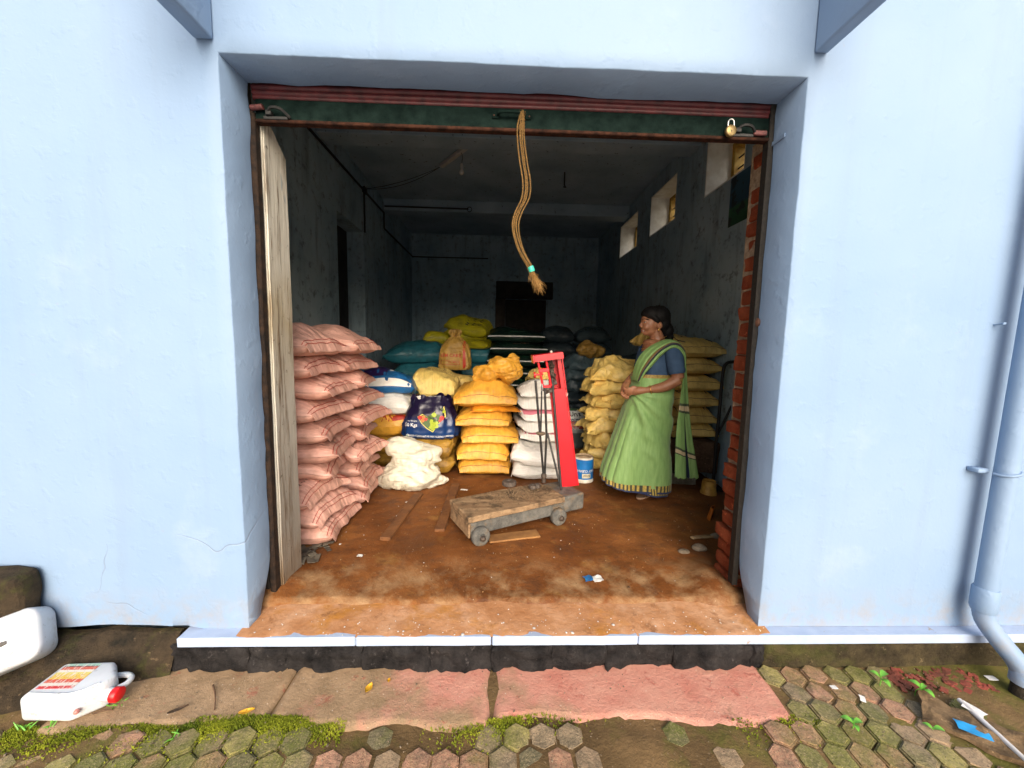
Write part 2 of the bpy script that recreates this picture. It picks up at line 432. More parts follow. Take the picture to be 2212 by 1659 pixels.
def pavement():
    root = tag(empty('pavement', (0, -.4, GZ)), 'mossy hexagonal concrete pavers in front of the store', 'pavement', kind='structure')
    rng = random.Random(4); R = .0565; meshes = []
    for k in range(12):
        bm = bmesh.new(); ring = []
        for j in range(6):
            t = math.pi / 6 + j * math.pi / 3; ring.append(bm.verts.new((R * .955 * math.cos(t), R * .955 * math.sin(t), 0)))
        f = bm.faces.new(ring); e = bmesh.ops.extrude_face_region(bm, geom=[f])
        for v in e['geom']:
            if isinstance(v, bmesh.types.BMVert): v.co.z = .045
        top = [x for x in bm.faces if x.calc_center_median().z > .04][0]
        bmesh.ops.bevel(bm, geom=list(top.edges), offset=.006, segments=2, affect='EDGES')
        for v in bm.verts: v.co += noise.noise_vector(v.co * 26 + Vector((k * 9, 0, 0))) * .0048
        v, q = bmdata(bm); meshes.append(mesh('paver', v, q, M['paver'], False))
    dx = math.sqrt(3) * R; dy = 1.5 * R
    for r in range(0, 10):
        y = -.085 - r * dy
        for c in range(-20, 21):
            x = c * dx + (r % 2) * dx / 2 + .03
            edge = -.285 + .02 * math.sin(x * 5.1) + .012 * math.sin(x * 13)
            if x < 1.175 + max(0, (-.1 - y)) * .12 and y > edge - .045: continue                 # concrete apron there
            if .16 < x < 1.02 and y > -.62 and rng.random() < .55: continue                       # trodden mud over them
            if x > 1.72 and y > -.2: continue                                                    # broken ground at the pipe
            if x > 1.66 + (y + .45) * .5 and y > -.45 and rng.random() < .8: continue
            if x < -1.62 and y > -.33: continue
            o = link('paver', meshes[rng.randrange(12)], root, (x, y + .4, -.042 + rng.uniform(-.004, .004) + (.003 if x > .1 and x < 1.1 else 0)))
            o.rotation_euler = (rng.uniform(-.03, .03), rng.uniform(-.03, .03), rng.choice(range(6)) * math.pi / 3)
pavement()

def apron():
    root = tag(empty('apron', (0, -.17, GZ)), 'worn red oxide concrete strip along the foot of the plinth', 'pavement', kind='structure')
    def slab(x0, x1, seed):
        nx = max(8, int((x1 - x0) / .02)); ny = 16
        V = []
        for layer in (0, 1):
            for i in range(nx + 1):
                x = x0 + (x1 - x0) * i / nx
                fr = -.285 + .02 * math.sin(x * 5.1) + .012 * math.sin(x * 13) + .012 * noise.noise(Vector((x * 14, 2, seed))) + .008 * noise.noise(Vector((x * 37, 5, seed)))
                if x > .95: fr -= .04 * (x - .95)
                for j in range(ny + 1):
                    y = -.03 + (fr + .03) * j / ny
                    e = min(1, min(i, nx - i) / 1.0) * min(1, (ny - j) / 1.0)
                    z = GZ + .003 + .002 * noise.noise(Vector((x * 5, y * 5, seed))) + .0015 * noise.noise(Vector((x * 30, y * 30, 1))) - .012 * (1 - e)
                    if layer: z = GZ - .05
                    V.append((x, y, z))
        n = (nx + 1) * (ny + 1)
        F = gridfaces(nx + 1, ny + 1, flip=True)
        for i in range(nx): F += [((i + 1) * (ny + 1) + ny, i * (ny + 1) + ny, n + i * (ny + 1) + ny, n + (i + 1) * (ny + 1) + ny)]
        for j in range(ny):
            F += [(j, j + 1, n + j + 1, n + j)]; b = nx * (ny + 1); F += [(b + j + 1, b + j, n + b + j, n + b + j + 1)]
        put('slab', V, F, M['apron'], root)
    slab(-1.66, -.86, 1); slab(-.852, -.018, 2); slab(-.006, 1.165, 3)
apron()

# ------------------------------------------------------------------ the storehouse
ST = empty('storehouse', (0, 0, 0), 'pale blue painted storehouse with a wide open shutter doorway', 'building')
XL, XR, ZT = -1.075, 1.19, 2.275
LWX, RWX, BWY, CZ = -1.80, 1.95, 6.35, 3.36
FY1, FY2, FY3 = .17, .215, .41

def wall_grid(us, zs, holes, place, d0, d1):
    """Wall with openings: cells of (us x zs), holes = set of (i, j); place(u, d, z) -> xyz."""
    V, F, idx = [], [], {}
    def vid(i, j, s):
        k = (i, j, s)
        if k not in idx: idx[k] = len(V); V.append(place(us[i], (d0, d1)[s], zs[j]))
        return idx[k]
    nu, nz = len(us) - 1, len(zs) - 1
    solid = lambda i, j: 0 <= i < nu and 0 <= j < nz and (i, j) not in holes
    for i in range(nu):
        for j in range(nz):
            if not solid(i, j): continue
            F.append((vid(i, j, 0), vid(i + 1, j, 0), vid(i + 1, j + 1, 0), vid(i, j + 1, 0)))
            F.append((vid(i, j, 1), vid(i, j + 1, 1), vid(i + 1, j + 1, 1), vid(i + 1, j, 1)))
            if not solid(i - 1, j): F.append((vid(i, j, 0), vid(i, j + 1, 0), vid(i, j + 1, 1), vid(i, j, 1)))
            if not solid(i + 1, j): F.append((vid(i + 1, j, 0), vid(i + 1, j, 1), vid(i + 1, j + 1, 1), vid(i + 1, j + 1, 0)))
            if not solid(i, j - 1): F.append((vid(i, j, 0), vid(i, j, 1), vid(i + 1, j, 1), vid(i + 1, j, 0)))
            if not solid(i, j + 1): F.append((vid(i, j + 1, 0), vid(i + 1, j + 1, 0), vid(i + 1, j + 1, 1), vid(i, j + 1, 1)))
    return np.array(V), F

def front_wall():
    # outer plaster skin: fine grid round the doorway so its arrises wander like hand-finished plaster
    us = np.unique(np.concatenate([[-6, -4.5], np.linspace(-3.2, XL, 34), np.linspace(XL, XR, 44), np.linspace(XR, 3.6, 38)]))
    zs = np.unique(np.concatenate([np.linspace(-.045, ZT, 50), np.linspace(ZT, 3.2, 14), [3.6]]))
    holes = {(i, j) for i in range(len(us) - 1) for j in range(len(zs) - 1) if us[i] >= XL - 1e-6 and us[i + 1] <= XR + 1e-6 and zs[j + 1] <= ZT + 1e-6}
    V, F = wall_grid(us, zs, holes, lambda u, d, z: (u, d, z), 0.0, FY1)
    P = V.copy()
    edge = np.minimum(np.minimum(np.abs(P[:, 0] - XL), np.abs(P[:, 0] - XR)), np.abs(P[:, 2] - ZT)) < 1e-4
    wob = np.where(P[:, 1] > .1, .0065, .0022)
    V[:, 0] += np.where(edge & (P[:, 2] < ZT - 1e-4), wob * fbm(P * 7, 5), 0)
    V[:, 2] += np.where(edge & (np.abs(P[:, 2] - ZT) < 1e-4), wob * fbm(P * 7, 8), 0)
    # plaster broken away at the foot of both reveals
    foot = np.clip((.16 - P[:, 2]) / .2, 0, 1) * (P[:, 1] > .1) * edge
    V[:, 1] -= foot * .10; 
    low = (P[:, 2] < -.044) & (P[:, 0] < -1.3)
    V[:, 2] += np.where(low, .012 * fbm(P * 9, 4) + .015, 0)
    me = mesh('front_wall', V, F, M['facade'], False)
    bm = bmesh.new(); bm.from_mesh(me); bmesh.ops.recalc_face_normals(bm, faces=list(bm.faces))
    ed = [e for e in bm.edges if e.is_manifold and e.calc_face_angle(0) > 1.0 and abs(e.verts[0].co.y) < .01 and abs(e.verts[1].co.y) < .01
          and max(abs(v.co.x) for v in e.verts) < 1.4 and min(v.co.z for v in e.verts) > -.04]
    bmesh.ops.bevel(bm, geom=ed, offset=.004, segments=1, affect='EDGES', clamp_overlap=False)
    bm.to_mesh(me); bm.free()
    me.polygons.foreach_set('use_smooth', [True] * len(me.polygons)); me.set_sharp_from_angle(angle=math.radians(50))
    link('front_wall', me, ST)
    # inner masonry leaf
    us = [-6, -1.13, 1.262, 3.6]; zs = [-.3, 2.5, 3.6]
    put('inner_leaf', *wall_grid(us, zs, {(1, 0)}, lambda u, d, z: (u, d, z), FY2, FY3), M['inner'], ST, False)
front_wall()

def room():
    # left wall with a blocked doorway recess
    us = [FY3 - .2, 2.80, 3.63, BWY + .35]; zs = [-.3, 2.62, 3.36]
    put('left_wall', *wall_grid(us, zs, {(1, 0)}, lambda u, d, z: (d, u, z), LWX, LWX - .30), M['inner'], ST, False)
    dw = box(LWX - .27, LWX - .22, 2.80, 3.63, -.01, 2.62)
    put('recess_door', *dw, simple('dark_old_door', (.02, .02, .022), (.008, .008, .008), 12, .8, .4, .004), ST, False)
    # right wall with three high windows
    W = []
    for (a, b, c) in (((1521, 427.5), (1607, 376), (1521, 312)), ((1402.8, 505.2), (1457.3, 473.8), (1406, 429)), ((1338.3, 549.8), (1375, 530), (1341.7, 485.4))):
        far = onX(*a, RWX)[1]; near = onX(*b, RWX)[1]; W.append((near, far))
    us = [FY3 - .2]
    for n, f_ in W: us += [n, f_]
    us.append(BWY + .35); zs = [-.3, 2.655, 3.165, 3.36]
    put('right_wall', *wall_grid(us, zs, {(1, 1), (3, 1), (5, 1)}, lambda u, d, z: (d, u, z), RWX, RWX + .42), M['inner'], ST, False)
    for n, f_ in W:
        x0 = RWX + .001; z0, z1 = 2.655, 3.165
        # whitewashed lining of the opening
        lv = join(box(x0, RWX + .40, f_ - .012, f_ - .0005, z0, z1), box(x0, RWX + .40, n + .0005, n + .012, z0, z1),
                  box(x0, RWX + .40, n + .012, f_ - .012, z1 - .012, z1 - .0005), box(x0, RWX + .40, n + .012, f_ - .012, z0 + .0005, z0 + .014))
        w = put('window', *lv, M['white_reveal'], ST, False)
        fx0, fx1 = RWX + .24, RWX + .34; a, b = n + .012, f_ - .012
        put('frame', *join(box(fx0, fx1, a, a + .05, z0 + .014, z1 - .012), box(fx0, fx1, b - .05, b, z0 + .014, z1 - .012),
                           box(fx0, fx1, a + .05, b - .05, z1 - .062, z1 - .012), box(fx0, fx1, a + .05, b - .05, z0 + .014, z0 + .06)), M['yellow_wood'], w, False)
        for k in range(3):
            z = z0 + .06 + (z1 - z0 - .12) * (k + 1) / 4
            put('bar', *tube([(fx0 + .04, a + .05, z), (fx0 + .04, b - .05, z)], .007, 6), M['steel_black'], w)
        wires = []
        for k in range(1, 22): y = a + .05 + (b - a - .1) * k / 22; wires.append(tube([(fx1 - .01, y, z0 + .05), (fx1 - .01, y, z1 - .05)], .0012, 4, False))
        for k in range(1, 16): z = z0 + .05 + (z1 - z0 - .1) * k / 16; wires.append(tube([(fx1 - .01, a + .04, z), (fx1 - .01, b - .04, z)], .0012, 4, False))
        put('wire_mesh', *join(*wires), M['rust'], w)
    # back wall with a blocked opening under a lintel
    hx0, hx1 = .085, .92
    us = [LWX, hx0, hx1, RWX]; zs = [-.3, 2.12, 3.36]
    put('back_wall', *wall_grid(us, zs, {(1, 0)}, lambda u, d, z: (u, d, z), BWY, BWY + .3), M['inner'], ST, False)
    dk = simple('dark_boards', (.035, .030, .024), (.015, .013, .011), 9, .85, .4, .004)
    put('blocked_doorway', *box(hx0, hx1, BWY + .09, BWY + .14, -.01, 2.12), dk, ST, False)
    put('lintel', *box(-.11, 1.04, BWY - .05, BWY + .04, 2.125, 2.47, .008, jit=.004), dk, ST, False)
    put('lintel_jamb', *box(-.12, hx0 - .005, BWY - .035, BWY + .03, 0, 2.12, .006, jit=.004), simple('brown_render', (.075, .06, .045), (.04, .03, .025), 9, .9, .5, .006), ST, False)
    put('ceiling', *box(LWX - .3, RWX + .42, FY1 + .002, BWY + .3, CZ, CZ + .14), M['ceiling'], ST, False)
    put('ceiling_beam', *box(LWX + .002, RWX - .002, 4.5, 4.75, 3.19, CZ - .001, .006, sub=3, jit=.004), M['ceiling'], ST, False)
    put('ceiling_beam', *box(LWX + .002, RWX - .002, 2.36, 2.60, 3.19, CZ - .001, .006, sub=3, jit=.004), M['ceiling'], ST, False)
    put('ceiling_hatch', *xf(box(-.10, .10, -.012, .012, -.05, .05), (.42, 2.36, 3.275)), M['steel_black'], ST, False)
    put('roof_slab', *box(LWX - .4, RWX + .5, -.02, BWY + .4, 3.62, 3.75), M['facade'], ST, False)
room()

def canopy():
    # sunshade over the door between two level side fins
    put('side_fin', *box(-1.155, -1.086, -.55, -.0025, 2.315, 3.3, .007, 2), M['facade'], ST, False)
    put('side_fin', *box(1.203, 1.256, -.55, -.0025, 2.36, 3.3, .007, 2), M['facade'], ST, False)
    put('sunshade', *box(-1.3, 1.42, -.60, -.003, 3.301, 3.40, .006), M['facade'], ST, False)
canopy()

def plinth():
    # painted ledge under the wall and across the threshold
    def ledge(x0, x1, seed):
        put('ledge', *box(x0, x1, -.055, .02, -.088, -.046, .004, sub=3, jit=.0025, seed=seed), M['band'], ST, False)
    ledge(-1.345, -.60, 1); ledge(-.597, -.02, 2); ledge(-.017, .62, 3); ledge(.623, 3.6, 4)
    # black rubble stones of the footing
    root = put('footing', *box(-1.36, 1.18, .0, .1, -.35, -.095), M['blackstone'], ST, False)
    rng = random.Random(2); x = -1.40
    while x < 1.16:
        w = rng.uniform(.14, .36); d = rng.uniform(-.052, -.036)
        sv, sf_ = box(x - .004, min(x + w, 1.19), d, .05, -.26, -.094, .010, 1, 9)
        sv = sv + (fbm(sv * 13 + x * 7, 3, 4) * .020)[:, None] * np.array([.4, 1, .0]) - (ridge(sv * 19 + 5, 8, 3) * .012)[:, None] * np.array([0, 1, 0]); sv[:, 2] = np.minimum(sv[:, 2], -.0935)
        put('stone', sv, sf_, M['blackstone'], root)
        x += w
    put('footing_render', *box(1.20, 3.6, -.044, .1, -.35, -.0935, .01, sub=12, jit=.012, seed=5, freq=14), M['plinth_conc'], ST)
    # rough haunch at the left, climbing away from the ledge
    nx, ny = 60, 14; V = []
    for i in range(nx + 1):
        x = -3.2 + 1.83 * i / nx
        top = -.055 + .010 * math.sin(x * 7); out = -.07 - .16 * min(1, max(0, (-1.36 - x) / .5))
        for j in range(ny + 1):
            s = j / ny; y = .02 + (out - .02) * s
            z = top + (GZ - .02 - top) * max(0, (s - .2) / .8) ** 1.15
            p = Vector((x * 7, y * 7, z * 7)); V.append((x, y + .006 * noise.noise(p * 2), z + .018 * noise.noise(p) + .008 * noise.noise(p * 3.3)))
    put('haunch', V, gridfaces(nx + 1, ny + 1, flip=True), M['haunch'], ST)
plinth()

def threshold_and_floor():
    nx, ny = 80, 16; V = []
    for i in range(nx + 1):
        x = XL - .03 + (XR - XL + .06) * i / nx
        for j in range(ny + 1):
            y = -.052 + .235 * j / ny; s = j / ny
            z = -.0445 + .012 * s + .004 * noise.noise(Vector((x * 9, y * 9, 0))) + .002 * noise.noise(Vector((x * 30, y * 30, 3)))
            if j == 0: z -= .002
            V.append((x, y, z))
    put('threshold', V, gridfaces(nx + 1, ny + 1, flip=True), M['threshold'], ST)
    xs = np.linspace(LWX - .02, RWX + .02, 150); ys = np.concatenate([np.linspace(.125, 2.4, 130), np.linspace(2.45, BWY + .1, 40)])
    X, Y = np.meshgrid(xs, ys); P = np.stack([X, Y, X * 0], -1)
    edge = np.clip((Y - .135 - .018 * vn(P * 9, 4)) / .02, 0, 1)
    Z = -.05 + edge * .032 + np.clip((Y - .16) / .35, 0, 1) * .020 + .005 * fbm(P * 5, 11) * edge + .0025 * fbm(P * 22, 13) * edge
    # swept-up dirt against both jambs
    Z += .05 * np.exp(-((X - 1.13) / .10) ** 2 - ((Y - .30) / .14) ** 2) + .035 * np.exp(-((X + 1.08) / .08) ** 2 - ((Y - .25) / .12) ** 2)
    o = put('floor', np.stack([X, Y, Z], -1).reshape(-1, 3), gridfaces(len(ys), len(xs)), M['floor'], origin=(0, 3, 0))
    tag(o, 'brown trodden earth floor inside the store', 'floor', kind='structure')
threshold_and_floor()

def jambs():
    # whitewashed timber post on the left, its top corner hacked off
    t = NT('whitewashed_post'); co = t.coord('World'); z = t.sep(co)[2]
    st = t.noise(t.coord('World', (30, 30, 2.2)), 1.0, 6, .7)
    zz = t.math('ADD', z, t.math('MULTIPLY', t.noise(co, 5, 4), .5))
    c = t.ramp(t.math('MULTIPLY', zz, .38), [(.0, (.20, .115, .045)), (.20, (.33, .31, .27)), (.45, (.50, .48, .42)), (.60, (.46, .40, .28)), (.70, (.60, .575, .49)), (1, (.66, .64, .56))])
    c = t.mix(t.ramp(st, [(.50, 0.0), (.66, .9)]), c, (.13, .08, .04))
    c = t.mix(t.ramp(t.noise(co, 23, 5, .7), [(.62, 0.0), (.70, .8)]), c, (.06, .035, .02))
    c = t.mix(t.ramp(t.noise(t.coord('World', (8, 8, 3.0), (0, 0, .35)), 1.2, 2), [(.70, 0.0), (.74, .8)]), c, (.05, .16, .26))
    m = t.done(c, .8, t.bump(st, .7, .01), spec=.25)
    prof = [(.218, -.04), (.40, -.04), (.40, 2.075), (.285, 2.162), (.24, 2.166), (.218, 2.166)]
    bm = bmesh.new(); V = []
    for x in (-1.048, -1.165): V += [bm.verts.new((x, y, zz_)) for y, zz_ in prof]
    n = len(prof); bm.faces.new(V[:n]); bm.faces.new(V[n:][::-1])
    for i in range(n): bm.faces.new((V[(i + 1) % n], V[i], V[n + i], V[n + (i + 1) % n]))
    bmesh.ops.bevel(bm, geom=list(bm.edges), offset=.006, segments=2, affect='EDGES')
    for k in range(16):
        g = list(bm.verts) + list(bm.edges) + list(bm.faces)
        bmesh.ops.bisect_plane(bm, geom=g, plane_co=(0, 0, .05 + k * .13), plane_no=(0, 0, 1))
    for v in bm.verts: v.co += noise.noise_vector(v.co * 5) * .0035
    bmesh.ops.recalc_face_normals(bm, faces=list(bm.faces))
    put('door_post', *bmdata(bm), m, ST, False)
    put('post_edge', *box(-1.085, -1.058, .174, .2145, 0.0, 2.17, .004, sub=4, jit=.003, freq=20), simple('rotten_wood', (.035, .018, .009), (.008, .005, .004), 30, .9, .7, .006), ST, False)
    # exposed brickwork of the right jamb: mortar core and single bricks
    root = put('brick_jamb', *box(1.222, 1.26, .222, .372, 0.0, 2.2, sub=3, jit=.004), M['mortar'], ST, False)
    rng = random.Random(9); z = -.02
    while z < 2.13:
        h = rng.uniform(.062, .074); x0 = 1.203 + rng.uniform(-.016, .012) + (-.012 if z < .35 else 0) + (.02 * (z - 1) if z > 1 else 0)
        put('brick', *box(x0, 1.27, .219 + rng.uniform(0, .004), .352 + rng.uniform(-.01, .02), z, z + h, .010, 2, 2, .010, rng.randrange(99), 17), M['brick'], root)
        z += h + rng.uniform(.010, .016)
jambs()
# ------------------------------------------------------------------ roller shutter, rope, padlock
def shutter():
    root = empty('roller_shutter', (0, .19, 2.12), 'rolled-up maroon roller shutter with dark green bottom rail', 'shutter')
    mar = simple('maroon_paint', (.115, .022, .024), (.050, .012, .014), 22, .42, .2, .002)
    t = NT('green_rail_paint'); co = t.coord('World')
    c = t.ramp(t.noise(co, 16, 6, .7), [(.35, (.003, .008, .007)), (.65, (.010, .021, .018))])
    z = t.sep(co)[2]
    dust = t.math('MULTIPLY', t.ramp(t.math('SUBTRACT', z, 2.10), [(0.0, 1.0), (.055, 0.0)]), t.ramp(t.noise(co, 60, 4, .7), [(.45, 0.0), (.68, .45)]))
    c = t.mix(dust, c, (.07, .085, .05))
    gr = t.done(c, .7, t.bump(t.noise(co, 50, 5), .3, .003), spec=.03)
    for k, (zc, yc) in enumerate(((2.236, .196), (2.252, .192), (2.272, .188), (2.298, .186))):
        prof = []
        for j in range(9):
            a = math.pi * j / 8; prof.append((yc - .012 * math.sin(a), zc + .0125 * math.cos(a)))
        prof += [(yc + .004, zc - .0125), (yc + .004, zc + .0125)]
        n = len(prof); V = []
        xs = np.linspace(-1.068, 1.178, 24)
        for x in xs: V += [(x, y, zz + .0015 * math.sin(x * 3 + k)) for y, zz in prof]
        put('slat', V, gridfaces(len(xs), n, True), mar, root)
    put('bottom_rail', *box(-1.055, 1.170, .180, .202, 2.139, 2.2225, .003, 2), gr, root, False)
    put('rail_lip', *box(-1.052, 1.168, .170, .206, 2.124, 2.138, .003, sub=2, jit=.0015), simple('dark_rust', (.055, .022, .013), (.016, .008, .006), 30, .85, .6, .004, 0, .1), root, False)
    hy = .168
    put('handle', *join(tube(spline([(-.028, .179, 2.188), (-.022, hy - .012, 2.19), (.0, hy - .018, 2.191), (.05, hy - .018, 2.191), (.082, hy - .012, 2.19), (.088, .179, 2.188)], 20), .006, 8),
                        box(-.052, -.02, .173, .1795, 2.176, 2.199, .002), box(.082, .116, .173, .1795, 2.176, 2.199, .002)), gr, root)
    for x in (-.044, .108): put('bolt', *ball((x, .172, 2.187), .004, 1), M['rust'], root)
    bolt = simple('maroon_bolt', (.17, .055, .05), (.08, .025, .025), 40, .6, .3, .002)
    put('lock_bolt', *tube([(-1.062, .165, 2.176), (-1.03, .162, 2.178), (-1.012, .162, 2.180)], .011, 10), bolt, root)
    put('lock_bolt', *box(1.092, 1.150, .158, .172, 2.140, 2.160, .003), bolt, root, False)
    iron = M['steel_black']
    for sx, x in ((-1, -.965), (1, 1.045)):
        put('hasp', *join(box(x - .05, x + .05, .166, .178, 2.135, 2.148, .002), tube(spline([(x - .04, .172, 2.15), (x - .01, .150, 2.172), (x + .03, .150, 2.168), (x + .06, .170, 2.145)], 12), .006, 6),
                          box(x - .035, x - .012, .155, .178, 2.148, 2.166, .002)), iron, root, False)
    t = simple('guide_rail', (.020, .016, .012), (.007, .006, .005), 60, .7, .5, .003)
    put('guide_rail', *box(1.168, 1.196, .173, .2125, .04, 2.3, .002), t, root, False)
    put('guide_rail', *box(-1.13, -1.088, .173, .2125, .02, 2.3, .002), t, root, False)
    # padlock hanging on the right hasp
    p = onY(1578, 283, .150); brass = simple('dull_brass', (.36, .26, .12), (.20, .14, .06), 60, .45, .2, .001, .7)
    steel = simple('lock_steel', (.60, .60, .60), (.42, .42, .42), 60, .3, 0, 0, .9)
    r = empty('padlock', (p[0], .150, p[2] - .024), 'round brass padlock hanging open on the right shutter hasp', 'padlock')
    v, f = lathe([(.001, -.009), (.020, -.009), (.0235, -.006), (.0235, .006), (.020, .009), (.001, .009)], 28)
    put('lock_body', *xf((v, f), (p[0], .150, p[2]), (math.pi / 2, 0, 0)), brass, r)
    pts = [(p[0] - .013, .150, p[2] + .012), (p[0] - .013, .150, p[2] + .032)] + [(p[0] - .002 - .013 * math.cos(a) + .002, .150, p[2] + .034 + .014 * math.sin(a)) for a in np.linspace(.3, math.pi - .1, 8)] + [(p[0] + .014, .150, p[2] + .020)]
    put('shackle', *tube(pts, .0032, 8), steel, r)
    put('keyhole', *join(ball((p[0], .1405, p[2] - .002), (.0026, .001, .0026), 1), box(p[0] - .001, p[0] + .001, .1398, .1408, p[2] - .010, p[2] - .002)), M['steel_black'], r)
    # strap plastered into the right reveal
    st = onX(1678, 292, 1.186)
    a = onX(1655, 318, 1.186); b = onX(1697, 282, 1.186)
    q = put('wall_strap', *join(box(1.183, 1.1885, min(a[1], b[1]), max(a[1], b[1]), a[2] - .016, a[2] + .002, .002)), M['facade'], ST, False)
shutter()

def rope():
    Y = .145
    px = [(1129, 240), (1127, 262), (1126, 300), (1131, 350), (1137, 395), (1134, 430), (1118, 463), (1112, 492), (1120, 530), (1133, 558), (1145, 577), (1152, 597), (1163, 613)]
    C = spline([onY(x, y, Y) - np.array([0, .012 if i > 0 else .0, 0]) for i, (x, y) in enumerate(px)], 260)
    t = NT('coir_rope'); uvc = t.coord('UV')
    tw = t.wave(t.coord('UV', (1, 1, 1), rot=(0, 0, .62)), 42, 1.2, 'X')
    c = t.ramp(tw, [(.1, (.13, .055, .012)), (.7, (.50, .28, .085))])
    c = t.mix(t.ramp(t.noise(uvc, 30, 5), [(.4, 0.0), (.7, .6)]), c, (.56, .36, .14))
    m = t.done(c, .85, t.bump(tw, .9, .006), spec=.2)
    root = empty('rope', tuple(C[-1]), 'looped coir rope hanging from the shutter handle', 'rope')
    rng = np.random.RandomState(1)
    for k in range(4):
        L = np.linspace(0, 1, 260); ph = k * 1.6
        off = np.stack([(.0072 * (k - 1.5) * (1 + .30 * np.sin(L * 7 + ph))), .004 * np.cos(L * 9 + ph), np.zeros(260)], -1)
        off *= np.clip(np.minimum(L * 8 + .35, (1 - L) * 6 + .45), 0, 1.25)[:, None]
        P = C + off; n = 8
        arc = np.concatenate([[0], np.cumsum(np.linalg.norm(np.diff(P, axis=0), axis=1))]); v, f = tube(P, .0031 * (1 + .20 * np.sin(arc * 2 * math.pi / .014 + k)), n)
        uv = np.array([(arc[i] * 4, j / n) for i in range(260) for j in range(n)])
        put('strand', v, f, m, root, uv=uv)
    # whipping and knot
    put('knot', *xf(ball((0, 0, 0), (.013, .011, .016), 2), onY(1127, 274, Y - .008)), m, root, uv=np.random.rand(162, 2))
    tq = simple('turquoise_tape', (.05, .50, .36), (.03, .36, .27), 60, .35, .2, .002)
    put('tape', *tube([C[216], C[219], C[222], C[225], C[228]], [.013, .0145, .0135, .0145, .012], 10), tq, root)
    fr = []
    end = C[-1]; prev = C[-22]; d = (end - prev) / np.linalg.norm(end - prev)
    for k in range(320):
        s = C[229 + rng.randint(0, 30)]
        q = s + rng.normal(0, .004, 3); l = rng.uniform(.02, .055); dd = d * .6 + np.array([.1, 0, -.7]) + rng.normal(0, .30, 3) * np.array([1, .8, .6])
        dd /= np.linalg.norm(dd); e = q + dd * l
        mid = (q + e) / 2 + rng.normal(0, .006, 3); fr.append(tube([q, mid, e], [.0013, .0010, .0003], 3, False))
    for k in range(520):
        i = rng.randint(4, 250); q = C[i] + rng.normal(0, .005, 3); dd = rng.normal(0, 1, 3); dd /= np.linalg.norm(dd)
        fr.append(tube([q, q + dd * rng.uniform(.006, .016)], [.0005, .0002], 3, False))
    fv = join(*fr); put('frayed_end', *fv, m, root, uv=np.tile([[.3, .2]], (len(fv[0]), 1)))
rope()

